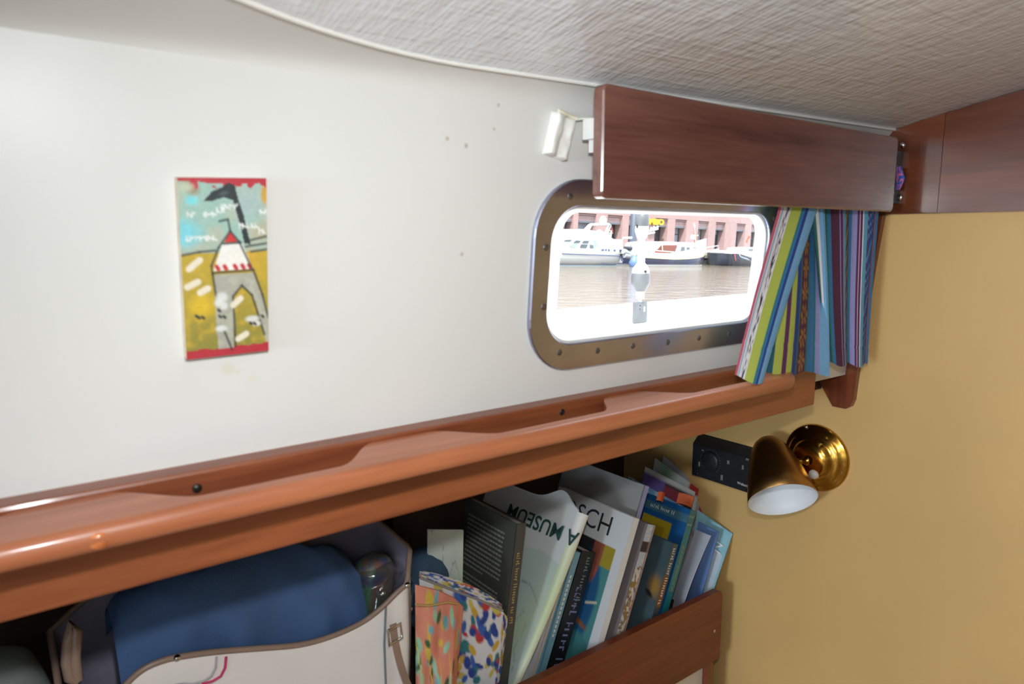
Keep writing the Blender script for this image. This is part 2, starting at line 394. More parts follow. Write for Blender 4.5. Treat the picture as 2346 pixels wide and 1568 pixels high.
# the shelf behind the settee, its fiddle board, post and panel
m = MB(); m.box((XA, 0.895, -.88), (1.255, 1.24, -.86)); struct('floor_shelf', m, locker_wood, 'locker shelf the books and bags stand on')
m = MB(); m.box((XA, 0.898, -H), (1.245, 0.905, -.88)); struct('wall_locker', m, pbr('cream_panel', rgb(206, 196, 180), 0.5), 'cream locker front below the fiddle board')
fb = thing('fiddle_board', (0.6, 0.887, -.95), 'reddish brown wooden fiddle board holding the row of books', 'board')
bx0, bx1, bz0, bz1 = -0.9, 1.268, -0.948, -0.781
pl = [(bx0, bz0), (bx1 - .006, bz0), (bx1, bz0 + .006), (bx1, bz1 - .016), (bx1 - .005, bz1 - .005), (bx1 - .016, bz1), (bx0, bz1)]
m = MB().prism([(x, 0.879, z) for x, z in pl], (0, 0.0155, 0)); obj('board', m, fid_wood, fb)
p = aty(1637, 1447, 0.879); obj('screw', MB().lathe((p.x, .8795, p.z), (0, -1, 0), [(0, .004), (.0012, .0035), (.0018, .0)], 12), chrome, fb)
m = MB(); m.box((1.232, 0.884, -H), (1.252, 0.8975, -.949)); struct('trim_2', m, mahog_z, 'slim wooden post under the fiddle board')
p = aty(1615, 1535, 0.897); m = MB().lathe((p.x, .8975, p.z), (0, -1, 0), [(0, .004), (.0012, .0035), (.0018, 0)], 12); struct('trim_3', m, brass, 'small brass screw in the cream panel')

# beam and corner board on the bulkhead
bs = atx(2150, 450, LB - .015).y
for k, (ya, yb) in enumerate(((0.640, bs + .0004), (bs - .0004, -1.24))):
    N_ = 10; pts = [(LB - .015, ya + (yb-ya)*i/N_, CZ(ya + (yb-ya)*i/N_, LB) - .0008) for i in range(N_+1)]
    pts = [(LB - .015, ya, 0.0418)] + pts + [(LB - .015, yb, 0.0418)]
    struct('trim_%d' % (4 + k), MB().prism(pts, (.0155, 0, 0)), mahog_y, ['short mahogany beam piece behind the valance end', 'long mahogany beam across the bulkhead under the ceiling'][k])
yz = [(0.672, .039), (0.596, .039), (0.606, -.06), (0.615, -.17), (0.6235, -.300), (0.628, -.313), (0.636, -.3185), (0.662, -.3185), (0.690, -.277)]
struct('trim_6', MB().prism([(LB - .013, y*1.032, z*1.032) for y, z in yz], (.0135, 0, 0)), mahog_z, 'mahogany corner board with chamfered lower end')
# fascia along the foot of the cabin side
m = MB(); m.rbox((XA, 0.633, -.293), (1.158, 0.6605, -.2015), .003); fas = struct('trim_7', m, fascia_wood, 'mahogany fascia board along the foot of the cabin side')
for u, v in ((452, 1120), (1288, 945)):
    p = aty(u, v, 0.633); obj('bolt', MB().lathe((p.x, .6335, p.z), (0, -1, 0), [(0, .0045), (.0012, .004), (.0015, 0)], 12), dark_metal, fas)

# ------------------------------------------------------------------ grab rail
def sm(t): t = min(1, max(0, t)); return t * t * (3 - 2 * t)
PADS = [(-0.61, -0.55), (-0.30, -0.243), (0.010, 0.066), (0.306, 0.367), (0.640, 0.690), (0.965, 1.03)]
YS, YP = 0.581, 0.6335
def back_y(x):
    y = YS
    for a, b in PADS:
        l = sm((x - (a - .060)) / .062); r = 1 - sm((x - b) / .065)
        y = max(y, YS + (YP - YS) * min(l, r))
    return y
XS = sorted(set([round(-0.65 + 1.61 * k / 400, 5) for k in range(401)] + [0.962 + .052 * (1 - (1 - k / 12) ** 2) for k in range(13)]))
m = MB(); V = []; ncs = 17
for x in XS:
    yb = back_y(x); e = max(0.0, (x - 0.950) / 0.065); yf = 0.561 + (0.0715) * (1 - math.sqrt(max(0, 1 - min(1, e) ** 2)))
    yf = min(yf, YP - .002); r = min(.0105, (yb - yf) * .49); zc = -.2165; sec = [(yb, -.206)]
    for k in range(ncs - 2):
        a = math.pi / 2 + math.pi * k / (ncs - 3); sec.append((yf + r * .8 + r * .8 * math.cos(a), zc + .0105 * math.sin(a)))
    sec.append((yb, -.227)); V += [(x, y, z) for y, z in sec]
nx = len(XS)
m.add(V, [(i*ncs+k, (i+1)*ncs+k, (i+1)*ncs+k+1, i*ncs+k+1) for i in range(nx-1) for k in range(ncs-1)], True)
m.add(V, [(i*ncs, i*ncs+ncs-1, (i+1)*ncs+ncs-1, (i+1)*ncs) for i in range(nx-1)])
m.add(V[:ncs], [tuple(range(ncs))]); m.add(V[-ncs:], [tuple(range(ncs))[::-1]])
gr = thing('grab_rail', (0.18, 0.60, -.227), 'long varnished wooden grab rail with scalloped hand slots', 'rail')
obj('rail', m, teak_rail, gr)
for u, v in ((228, 1256),):
    p = aty(u, v - 14, 0.5605); obj('wood_plug', MB().lathe((p.x, .5622, p.z), (0, -1, 0), [(0, .0066), (.0009, .0064), (.0011, 0)], 16), wood('plug_wood' + str(u), rgb(186, 100, 52), rgb(206, 120, 66), 2, 60), gr)

# ------------------------------------------------------------------ window
wn = thing('window_1', wp(0.77, WZ0 - .03), 'cabin window with rounded polished steel frame', None); wn['kind'] = 'structure'
L_o = rrect(0.518, 1.026, -.166, .070, .070); L_o2 = rrect(0.5195, 1.0245, -.1645, .0685, .0685)
L_i = rrect(WX0, WX1, WZ0, WZ1, .044); L_i2 = rrect(WX0 - .0015, WX1 + .0015, WZ0 - .0015, WZ1 + .0015, .0455)
loops = [[wp(*p, 0.0005) for p in L_o], [wp(*p, .004) for p in L_o], [wp(*p, .0058) for p in L_o2], [wp(*p, .0058) for p in L_i2], [wp(*p, .0045) for p in L_i], [wp(*p, -.012) for p in L_i]]
n = len(L_o); m = MB(); m.add([q for l in loops for q in l], [(j*n+i, j*n+(i+1) % n, (j+1)*n+(i+1) % n, (j+1)*n+i) for j in range(5) for i in range(n)])
fr = obj('frame', m, steel, wn)
SCR = [(1299, 450), (1244, 566), (1239, 702), (1275, 806), (1362, 802), (1443, 791), (1523, 783), (1594, 773), (1663, 764)]
sp = [onwall(u, v) for u, v in SCR]; sp = [(p.x, p.z) for p in sp] + [(0.955 + .045, -.10), (1.011, -.04), (1.0, .03), (.68, .054), (.76, .054), (.84, .054), (.92, .054)]
screw_grey = pbr('screw_grey', rgb(128, 126, 126), .4, .9)
for x, z in sp:
    c = wp(x, z, .0057); mb = MB().lathe(c, WN, [(0, .0042), (.0005, .0040), (.0001, .0026), (.0005, .0022), (.0007, 0)], 14)
    obj('screw', mb, screw_grey, fr)
# white moulded outer flange with a narrower opening, then the pane
fm = translucent('flange_white', rgb(244, 243, 240))
L_f = rrect(WX0 + .042, WX1 + .018, WZ0 + .002, WZ1 - .008, .030)
m = MB(); a_ = [wp(*p, -.012) for p in L_i]; b_ = [wp(*p, -.026) for p in L_f]; c_ = [wp(*p, -.034) for p in L_f]
m.add(a_ + b_ + c_, [(j*n+i, j*n+(i+1) % n, (j+1)*n+(i+1) % n, (j+1)*n+i) for j in range(2) for i in range(n)], False)
obj('outer_flange', m, fm, wn)
m = MB(); m.add([wp(*p, -.0275) for p in L_f], [tuple(range(n))]); m.add([wp(*p, -.0315) for p in L_f], [tuple(range(n))[::-1]])
obj('pane', m, pane_glass, wn)

# ------------------------------------------------------------------ valance, track, wall clip
VX0, VX1, VY, VZ0, VZ1 = 0.5635, 1.262, 0.572, 0.0440, 0.1680
pts = rrect(VX0, VX1, VZ0, VZ1, .007, 4)
va = thing('valance_board', (0.91, VY, VZ0), 'dark glossy mahogany valance board above the window', 'valance')
inn = rrect(VX0 + .002, VX1 - .002, VZ0 + .002, VZ1 - .002, .006, 4); n = len(pts)
m = MB(); Ls = [[(x, VY, z) for x, z in inn], [(x, VY + .0018, z) for x, z in pts], [(x, VY + .0145, z) for x, z in pts]]
m.add(Ls[0], [tuple(range(n))[::-1]]); m.add(Ls[2], [tuple(range(n))]); m.add([q for l in Ls for q in l], [(j*n+i, j*n+(i+1) % n, (j+1)*n+(i+1) % n, (j+1)*n+i) for j in range(2) for i in range(n)])
obj('board', m, mahog_dark, va)
for u, v in ((2068, 333), (2062, 453)):
    p = atx(u, v, LB - .0155); obj('bracket_screw', MB().lathe((LB - .0160, p.y, p.z), (-1, 0, 0), [(0, .0052), (.002, .0046), (.0032, .002), (.0034, 0)], 14), chrome, va)
obj('bracket', MB().box((1.245, VY + .0146, .06), (LB - .0155, VY + .022, .15)), dark_metal, va)
tr = thing('curtain_track', (0.60, 0.607, .11), 'white plastic curtain track end behind the valance', 'curtain track')
m = MB(); m.box((0.585, 0.5995, .118), (1.255, 0.6125, .1285)); obj('track', m, white_plastic, tr)
p = wp(0.598, .128)
m = MB(); m.box((0.572, 0.594, .112), (0.600, 0.6135, .1345)); m.box((0.580, 0.596, .098), (0.602, 0.6115, .113)); es = obj('end_stop', m, white_plastic, tr)
obj('brass_pin', MB().lathe((0.579, .5942, .128), (0, -1, 0), [(0, .0035), (.001, .003), (.0014, 0)], 12), brass, es)
m = MB(); m.box((0.586, 0.6136, .118), (0.600, wally(.13) - .0002, .132)); obj('mount', m, white_plastic, tr)
cl = thing('wall_clip', wp(0.547, .09), 'chipped white plastic clip on the wall beside the valance', 'clip')
ca, sa = math.cos(math.radians(-12)), math.sin(math.radians(-12)); cc = (0.5475, .1155)
def cpt(a, b, h): return wp(cc[0] + a*ca - b*sa, cc[1] + a*sa + b*ca, h)
def clip_fn(i, j):
    a = -.0165 + .033 * i; b = -.0245 + .049 * j; e = min(1, min(i, 1-i) / .07, min(j, 1-j) / .06)
    h = (.0085 + .0018 * math.sin(i * 9.5) + (.003 if i < .42 else 0) + .0022 * (vnoise(np.array([i]), np.array([j]), 5.0)[0] - .5)) * math.sqrt(max(0, 1 - (1-e)**2)) + .0002
    return cpt(a, b, h)
obj('body', MB().grid(clip_fn, 22, 30), white_plastic, cl)
obj('top_edge', MB().tube([cpt(-.012 + .004*k, .0255 + .0004*math.sin(k*2), .007 + .001*math.sin(k)) for k in range(8)], .0025, 6), pbr('old_sealant', rgb(232, 226, 200), 0.6, var=.1), cl)
a = cpt(.012, .0225, .007); m = MB().tube([a, a.lerp(Vector((0.585, .612, .1355)), .5) + Vector((0, 0, .0015)), Vector((0.587, .606, .1365)), Vector((0.64, .6, .141))], .0013, 6)
single('cable', m, pbr('cable_white', rgb(220, 218, 205), 0.5), 'thin white cable from the clip to behind the valance', 'cable')

# ------------------------------------------------------------------ curtain
C = dict(pink=L3(226, 110, 140), white=L3(232, 230, 238), blue=L3(58, 122, 178), lblue=L3(120, 176, 222), dblue=L3(40, 66, 140), teal=L3(40, 120, 140), dteal=L3(30, 92, 108),
         lime=L3(178, 190, 84), purple=L3(96, 42, 92), maroon=L3(86, 44, 70), gold=L3(190, 140, 60), lav=L3(150, 150, 206), royal=L3(44, 84, 168), green=L3(50, 130, 110), orange=L3(190, 100, 60), black=L3(50, 44, 56), sky=L3(96, 164, 200))
def stripes(spec, motifs=()):
    def f(U, V):
        img = np.zeros(U.shape + (3,)); x = 0.0; tot = sum(w_ for w_, _ in spec)
        for w_, c in spec:
            img = put(img, band(U * tot, x, x + w_ + 1e-6), C[c]); x += w_
        img = put(img, (U * tot >= x - 1e-4).astype(float), C[spec[-1][1]])
        for kind, a, b, c in motifs:
            a /= tot; b /= tot; mid = (a+b)/2; wd = (b-a)/2; inside = band(U, a, b)
            if kind == 'speck': img = put(img, inside * (vnoise(U*3.2, V*2.2, 26, 1) > .56), C[c])
            if kind == 'flower':
                ph = (V * 9) % 1 - .5; q = (U - mid) / wd; r = np.sqrt(q*q + (ph*2.2)**2); an = np.arctan2(ph*2.2, q)
                img = put(img, inside * (r < .95) * (np.cos(an * 6) > -.1) * (r > .2) * .8, C[c])
            if kind == 'squig':
                q = (U - mid) / wd; img = put(img, inside * (np.abs(np.sin(V*46 + q*1.4 + 1.2*np.sin(V*23))) < .33) * (np.abs(q) < .85) * .75, C[c])
            if kind == 'twist':
                q = (U - mid) / wd; img = put(img, inside * (np.sin(V*60 + q*2.4) > .55), C[c])
        n_ = 1 + .10 * (vnoise(U*4, V*4, 40, 2) - .5)
        return img * n_[..., None]
    return f
ct = thing('curtain', (1.1, 0.60, -.22), 'striped woven curtain in blue, lime and purple beside the window', 'curtain')
ZT = 0.117
def sheet(name, tl, tr_, bl, br, spec, motifs, amp, waves, ph, hem=.86, nu=90, nv=70, th=.0011, curl=0.0, sag=0.0):
    tl, tr_, bl, br = map(Vector, (tl, tr_, bl, br))
    def f(i, j, off=0.0):
        a = tl.lerp(tr_, i); b = bl.lerp(br, i); p = a.lerp(b, j)
        am = amp * (0.75 + .5 * j); p.y += am * math.sin(waves * 2*math.pi*i + ph + .7*j) - curl * (i - .5) ** 2 + sag * math.sin(math.pi * j) + off
        p.x += am * .35 * math.cos(waves * 2*math.pi*i + ph) + .0025 * math.sin(5*j + ph*3)
        if abs(j - hem) < .008: p.y += .0006
        p.z += .0035 * math.sin(waves * 2*math.pi*i + ph + 1) * j
        return p
    mb = MB(); c = stripes(spec, motifs)
    mb.grid(lambda i, j: f(i, j, 0), nu, nv, True, c)
    mb.grid(lambda i, j: f(i, j, th), nu, nv, True, lambda U, V: c(U, V) * .9 + .08)
    return obj(name, mb, woven, ct)
def cp(u, v, y): return aty(u, v, y)
def up(a, b):                              # carry an edge up behind the valance to the track
    a = Vector(a); b = Vector(b); d = (a - b) / (a.z - b.z); return a + d * (ZT - a.z)
q = lambda u, v, y: aty(u, v, y)
# left edge panel, blown towards the window
a, b = q(1784, 482, .598), q(1688, 866, .560); c_, d_ = q(1868, 482, .598), q(1746, 878, .556)
sheet('front_panel', up(a, b), up(c_, d_), b, d_,
      [(.07, 'pink'), (.03, 'white'), (.04, 'lblue'), (.05, 'white'), (.13, 'white'), (.02, 'white'), (.24, 'lime'), (.05, 'teal'), (.04, 'blue'), (.07, 'dblue'), (.22, 'lblue'), (.03, 'sky')],
      [('speck', .20, .31, 'black')], .0028, .8, .4, hem=.86)
a, b = q(1800, 490, .612), q(1757, 856, .586); c_, d_ = q(1890, 490, .612), q(1897, 858, .588)
sheet('middle_panel', up(a, b), up(c_, d_), b, d_,
      [(.10, 'dteal'), (.10, 'lime'), (.05, 'purple'), (.08, 'lime'), (.06, 'dblue'), (.03, 'teal'), (.20, 'maroon'), (.03, 'teal'), (.11, 'blue'), (.03, 'teal'), (.07, 'lav'), (.14, 'lblue')],
      [('flower', .43, .61, 'gold')], .004, 1.3, 1.5, hem=.86)
a, b = q(1858, 492, .600), q(1897, 822, .594); c_, d_ = q(1874, 492, .600), q(1891, 822, .594)
sheet('fold_lining', up(a, b), up(c_, d_) + Vector((.012, 0, 0)), b, d_ + Vector((.012, 0, 0)),
      [(.3, 'teal'), (.2, 'green'), (.25, 'white'), (.25, 'lblue')], [], .003, .5, 0, nu=24)
a, b = q(1882, 492, .617), q(1903, 834, .607); c_, d_ = q(2014, 494, .598), q(1992, 838, .598)
sheet('back_panel', up(a, b), up(c_, d_), b, d_,
      [(.05, 'blue'), (.04, 'dteal'), (.02, 'green'), (.05, 'blue'), (.11, 'maroon'), (.015, 'lav'), (.04, 'purple'), (.015, 'lav'), (.05, 'sky'), (.045, 'maroon'), (.03, 'dteal'), (.07, 'blue'), (.09, 'lav'), (.03, 'purple'), (.012, 'white'), (.03, 'purple'), (.015, 'white'), (.06, 'sky'), (.02, 'purple'), (.14, 'royal'), (.02, 'orange'), (.06, 'blue')],
      [('twist', .39, .435, 'gold'), ('squig', .762, .902, 'lblue')], .0030, 2.2, .3, hem=.9, nu=150)
p = atx(2064, 408, 1.29)
m = MB(); m.grid(lambda i, j: Vector((1.29 + .002*math.sin(5*j), p.y - .006 * (1 - abs(2*j - 1)) * i + .008*(1-i) , p.z - .02 + .04*j)), 10, 14, True, lambda U, V: put(fill(U.shape, C['royal']), vnoise(U, V, 9) > .62, C['pink']))
obj('end_tuft', m, woven, ct)

# ------------------------------------------------------------------ picture on the wall
def picture(U, V):
    n1 = vnoise(U, V*2, 5); n2 = vnoise(U, V*2, 14, 2); n3 = vnoise(U, V*2, 30, 4)
    img = fill(U.shape, L3(150, 182, 170)); img = put(img, (n1-.45)*3, L3(168, 178, 160)); img = put(img, ell(U, V, .02, .30, .28, .10, 0, .6), L3(120, 198, 208)); img = put(img, ell(U, V, .14, .12, .10, .035, 0, .7), L3(120, 208, 216))
    img = put(img, ell(U, V, .78, .14, .25, .14, 0, .7), L3(160, 180, 176)); img = put(img, ell(U, V, .98, .09, .06, .07, 0, .5), L3(196, 150, 60)); img = put(img, ell(U, V, .14, .05, .12, .05, .2, .6), L3(150, 130, 100))
    img = put(img, ell(U, V, .95, .30, .18, .08, 0, .8) * .6, L3(190, 160, 120))
    g = put(put(fill(U.shape, L3(182, 156, 52)), (V-.50)*2.4, L3(140, 132, 60)), (n2-.55)*1.6, L3(200, 164, 54))
    img = img * (1 - (V > .405 + .01*(n1-.5))[..., None]) + g * (V > .405 + .01*(n1-.5))[..., None]
    img = put(img, ell(U, V, .2, .70, .22, .10, 0, .7) * .7, L3(222, 184, 40)); img = put(img, ell(U, V, .80, .44, .18, .06, 0, .7) * .6, L3(206, 160, 60))
    red = L3(176, 50, 60); blk = L3(44, 52, 54); wh = L3(226, 222, 214)
    img = put(img, V < .018 + .030*(n2 > .45) + .018*n3*(U > .15), red); img = put(img, V > .958 - .014*n2, red)
    img = put(img, ell(U, V, .08, .05, .12, .035, 0, .6), L3(176, 186, 160))
    blackshape = poly(U, V, [(.27, .125), (.36, .075), (.48, .05), (.56, .025), (.63, .04), (.66, .11), (.72, .20), (.78, .33), (.80, .37), (.72, .36), (.68, .26), (.60, .12), (.50, .105), (.36, .125)])
    img = put(img, blackshape, blk); img = put(img, ell(U, V, .50, .085, .07, .015, -.1, .5) * .5, L3(90, 110, 104))
    body = poly(U, V, [(.36, .53), (.82, .53), (.93, .68), (1.0, .82), (1.0, .94), (.97, .95), (.86, .72), (.78, .64), (.68, .605), (.58, .65), (.56, .96), (.37, .96), (.36, .70)])
    img = put(img, body, L3(164, 162, 148) ); img = put(img, body * (n2 > .55) * .5, L3(178, 180, 160))
    img = put(img, poly(U, V, [(.46, .365), (.70, .365), (.82, .51), (.35, .51)]), wh)
    img = put(img, poly(U, V, [(.49, .352), (.555, .285), (.645, .352)]), L3(196, 56, 52))
    for x in (.39, .48, .60, .69, .77): img = put(img, seg(U, V, x, .485, x + .02, .50, .03, 2.0), L3(190, 50, 60))
    for (x0, y0, x1, y1) in [(.54, .23, .56, .29), (.44, .235, .54, .225), (.56, .29, .42, .38), (.42, .38, .33, .48), (.33, .48, .34, .53), (.34, .53, .37, .65), (.56, .29, .66, .35), (.66, .35, .80, .50), (.34, .52, .82, .515), (.82, .51, .93, .66), (.93, .66, 1.0, .80),
                             (.57, .66, .68, .60), (.68, .60, .80, .66), (.80, .66, .95, .90), (.57, .66, .585, .95), (.48, .36, .68, .355), (0, .415, .20, .40), (.20, .40, .38, .395), (.74, .35, 1.0, .325), (.74, .38, 1.0, .365), (.80, .41, 1.0, .40), (.44, .84, .54, .97)]:
        img = put(img, seg(U, V, x0, y0, x1, y1, .019, 2.0, .6) * .85, blk)
    for (x0, y0, x1, y1) in [(.08, .49, .20, .445), (.05, .59, .17, .565), (.19, .625, .28, .605), (.57, .71, .66, .675), (.62, .91, .72, .885)]: img = put(img, seg(U, V, x0, y0, x1, y1, .045, 2.0), L3(222, 212, 190))
    for (x, y, a, b) in [(.44, .66, .09, .035), (.40, .69, .07, .03), (.46, .71, .06, .03), (.80, .80, .11, .025), (.85, .83, .07, .02), (.42, .84, .09, .022)]: img = put(img, ell(U, V, x, y, a, b, 0, .5) * .9, L3(214, 214, 210))
    for (x, y) in [(.14, .758), (.21, .768), (.16, .765), (.41, .77), (.46, .775), (.78, .825), (.83, .83), (.93, .79), (.40, .735)]: img = put(img, ell(U, V, x, y, .035, .013, .3, .5), blk)
    rs = np.random.RandomState(5)
    for (x0, x1, y) in [(.07, .40, .325), (.26, .40, .195), (.46, .62, .155), (.42, .50, .175), (.66, .90, .262), (.10, .16, .195), (.92, .99, .185), (.90, 1.0, .295)]:
        for x in np.arange(x0, x1, .05):
            a = rs.rand(6) - .5; img = put(img, seg(U, V, x + .02*a[0], y + .02*a[1], x + .03 + .03*a[2], y + .03*a[3], .012, 2.0) * .9, L3(220, 222, 218)); img = put(img, seg(U, V, x + .03*a[4], y - .012, x + .03*a[4], y + .014, .010, 2.0) * .8, L3(220, 222, 218))
    return img * (1 + .12*(n3 - .5))[..., None]
tl, trr, bl, br = onwall(399, 406), onwall(601, 408), onwall(421, 819), onwall(607, 798)
pc = thing('picture_tile', (bl + br) / 2, 'small painted wooden panel with a grey tower and sheep', 'painting')
off = WN * .010
m = MB(); k_ = [tl, trr, br, bl]; m.add([p + WN*.0006 for p in k_] + [p + off for p in k_], [(0,3,2,1)[::-1], (4,5,6,7), (0,1,5,4), (1,2,6,5), (2,3,7,6), (3,0,4,7)])
obj('panel', m, pbr('panel_edge', rgb(206, 190, 166), 0.7, var=.2, vs=60), pc)
m = MB(); m.grid(lambda i, j: tl.lerp(trr, i).lerp(bl.lerp(br, i), j) + off + WN*.0003, 90, 180, False, picture)
obj('painted_face', m, painted('paint_oil', 0.45, 0.1, 0.3, 250), pc)

# ------------------------------------------------------------------ brass reading lamp
lc = atx(1872, 1048, LB)
lm = thing('reading_lamp', (LB, lc.y, lc.z - .069), 'brass bulkhead reading lamp with bullet shade and white inside', 'lamp')
obj('base', MB().lathe(lc, (-1, 0, 0), [(h_, r_ * 1.035) for h_, r_ in [(0, .0655), (.005, .0665), (.0085, .064), (.0095, .058), (.0155, .053), (.019, .047), (.0205, .041), (.024, .0385), (.0300, .034), (.0335, .024), (.0345, .010), (.0350, 0)]], 56), brass, lm)
for u, v in ((1847, 979), (1926, 1082), (1824, 1105)):
    p = atx(u, v, LB - .0085); obj('screw', MB().lathe((LB - .0085, p.y, p.z), (-1, 0, 0), [(0, .0042), (.002, .0036), (.003, 0)], 12), chrome, lm)
sb = atx(1793, 1146, 1.215); view = (-sb).normalized(); rgt = view.cross(UP).normalized() * -1; upv = view.cross(rgt) 
if upv.z < 0: upv = -upv
if rgt.dot(RT) < 0: rgt = -rgt
axd = (view * .42 + (-upv * .968 + rgt * .25).normalized() * .907).normalized()   # apex -> mouth
ap = sb - axd * .142; R0 = .0665
prof = [(0, 0), (.0015, .009), (.006, .0185), (.014, .0272), (.026, .0345), (.045, .0425), (.08, .0535), (.115, .0615), (.142, R0), (.1425, R0 - .0006)]
prof_in = [(.1425, R0 - .0006), (.142, R0 - .0022), (.115, .0590), (.08, .0508), (.045, .0395), (.026, .031), (.02, .02), (.019, 0)]
shd = obj('shade', MB().lathe(ap, axd, prof, 56), brass_dull, lm)
obj('reflector', MB().lathe(ap, axd, prof_in, 48), white_enamel, shd)
jn = ap + axd * .062; s0 = Vector((LB - .034, lc.y, lc.z)); dirn = (jn - s0)
obj('arm', MB().tube([s0, s0 + dirn * .35, s0 + dirn * .8], .0055, 12), brass, lm)
obj('knuckle', MB().lathe(s0 + Vector((.0, 0, 0)), dirn, [(0, .010), (.006, .010), (.008, .007), (.012, .0058)], 20), brass, lm)
p = atx(1862, 1088, LB - .036); obj('switch_button', MB().lathe((LB - .025, p.y, p.z), (-1, 0, 0), [(0, .0095), (.010, .0095), (.013, .007), (.0145, 0)], 20), white_plastic, lm)

# ------------------------------------------------------------------ heater control panel
b0 = atx(1580, 1095, LB - .03); b1 = atx(1730, 1045, LB - .03); yA, yB, zA, zB = b0.y, b1.y - .012, atx(1651, 1113, LB - .03).z, atx(1656, 1029, LB - .03).z
hp = thing('heater_control', (LB, (yA + yB) / 2, zA), 'black control panel with dial and icons beside the brass lamp', 'control panel')
XF = LB - .030
m = MB(); o_ = [(yA, zA), (yB, zA), (yB, zB + .012), (yA, zB + .012)]; i_ = [(yA - .006, zA + .004), (yB + .006, zA + .004), (yB + .006, zB - .006), (yA - .006, zB - .006)]
m.add([(LB, y, z) for y, z in o_] + [(XF, y, z) for y, z in i_], [(4,5,6,7), (0,1,5,4), (1,2,6,5), (2,3,7,6), (3,0,4,7)])
obj('housing', m, black_plastic, hp)
fy = lambda s: yA - .006 + (yB - yA + .012) * s; fz = lambda t: zA + .004 + (zB - zA - .010) * t
XP = XF - .0006; ey_, ez_ = Vector((0, -1, 0)), Vector((0, 0, 1))
obj('dial', MB().lathe((XF, fy(.30), fz(.60)), (-1, 0, 0), [(0, .023), (.005, .022), (.0062, .019), (.0066, 0)], 36), black_plastic, hp)
m = MB()
for k in range(22):
    a = math.radians(-50 + 280 * k / 21); c = Vector((XP, fy(.30) - .0265*math.cos(a), fz(.60) + .0265*math.sin(a))); m.frame(c, Vector((1,0,0)), ey_, ez_, (-.0002, -.0006, -.0006), (.0002, .0006, .0006))
obj('dial_marks', m, print_grey, hp)
for s, t, w_, h_ in [(.20, .63, .004, .005), (.12, .40, .005, .012), (.58, .72, .006, .009), (.80, .70, .005, .010), (.49, .20, .006, .013), (.17, .86, .006, .004), (.86, .97, .007, .005)]:
    m = MB()
    for k in range(3): m.frame(Vector((XP, fy(s), fz(t))), Vector((1,0,0)), ey_, ez_, (-.0003, -w_/2 + k*w_/3, -h_/2 + .002*(k % 2)), (.0003, -w_/2 + k*w_/3 + w_/5, h_/2))
    obj('icon', m, print_grey, hp)
lettering('Webasto', .0085, print_white, (XP - .0002, fy(.82), fz(.20)), ey_, ez_, hp)
for s, t in ((.08, .05), (.88, .0)):
    obj('screw', MB().lathe((XF, fy(s) , fz(max(t, .07))), (-1, 0, 0), [(0, .0035), (.001, .003), (.0012, 0)], 10), dark_metal, hp)
# ------------------------------------------------------------------ books
BG = 'books and magazines on the locker shelf'
def book(name, label, u, v, y, theta, w, th, cov, front=None, spine=None, hmax=None, yaw=0.0, nf=(60, 110), ns=(10, 80), pages=True, bt=.0022, gloss=False, back_z=-.8585, cat='book'):
    th_ = math.radians(theta); yw = math.radians(yaw)
    eh = Vector((math.sin(th_), 0, math.cos(th_))); et = Vector((math.cos(th_), 0, -math.sin(th_))); ed = Vector((math.sin(yw), math.cos(yw), 0))
    P = aty(u, v, y); h = (P.z - back_z - th * math.sin(th_)) / math.cos(th_)
    if hmax: h = min(h, hmax)
    O = P - eh * h
    r = thing(name, O, label, cat, BG); m = MB()
    m.frame(O, ed, et, eh, (0, 0, 0), (w, bt, h)); m.frame(O, ed, et, eh, (0, th - bt, 0), (w, th, h)); m.frame(O, ed, et, eh, (-.0001, 0, 0), (bt, th, h))
    c = obj('cover', m, cov, r)
    if pages: obj('pages', MB().frame(O, ed, et, eh, (bt, bt, .003), (w - .004, th - bt, h - .003)), page_edge, r)
    pm = printed_gloss if gloss else printed
    if front is not None:
        obj('cover_print', MB().grid(lambda i, j: O + ed * (w * (1 - i)) + eh * (h * (1 - j)) - et * .0004, nf[0], nf[1], False, front), pm, c)
    if spine is not None:
        obj('spine_print', MB().grid(lambda i, j: O + et * (th * i) + eh * (h * (1 - j)) - ed * .0005, ns[0], ns[1], False, spine), pm, c)
    r['_h'] = h
    return r, O, ed, et, eh, h, c
def scrawl(length, size, mat, o, ex, ey, parent, seed=1, name='spine_text'):   # print too small to read: word-shaped strokes
    R = random.Random(seed); m = MB(); x = -length / 2; ez = Vector(ex).cross(Vector(ey)); left = R.randint(4, 8)
    while x < length / 2:
        if left == 0: x += size * .45; left = R.randint(3, 8); continue
        h0 = size * .52 * (1.45 if R.random() < .3 else 1); w_ = size * R.uniform(.10, .16)
        m.frame(Vector(o), Vector(ex), Vector(ey), ez, (x, -size * .28, -.0002), (x + w_, -size * .28 + h0, .0002))
        if R.random() < .7: z_ = R.choice((-size * .28, size * .02, size * .16)); m.frame(Vector(o), Vector(ex), Vector(ey), ez, (x + w_, z_, -.0002), (x + size * .34, z_ + size * .10, .0002))
        x += size * .46; left -= 1
    return obj(name, m, mat, parent)
def flat(c, n=.06):
    return lambda U, V: fill(U.shape, c) * (1 + n * (vnoise(U, V, 12) - .5))[..., None]

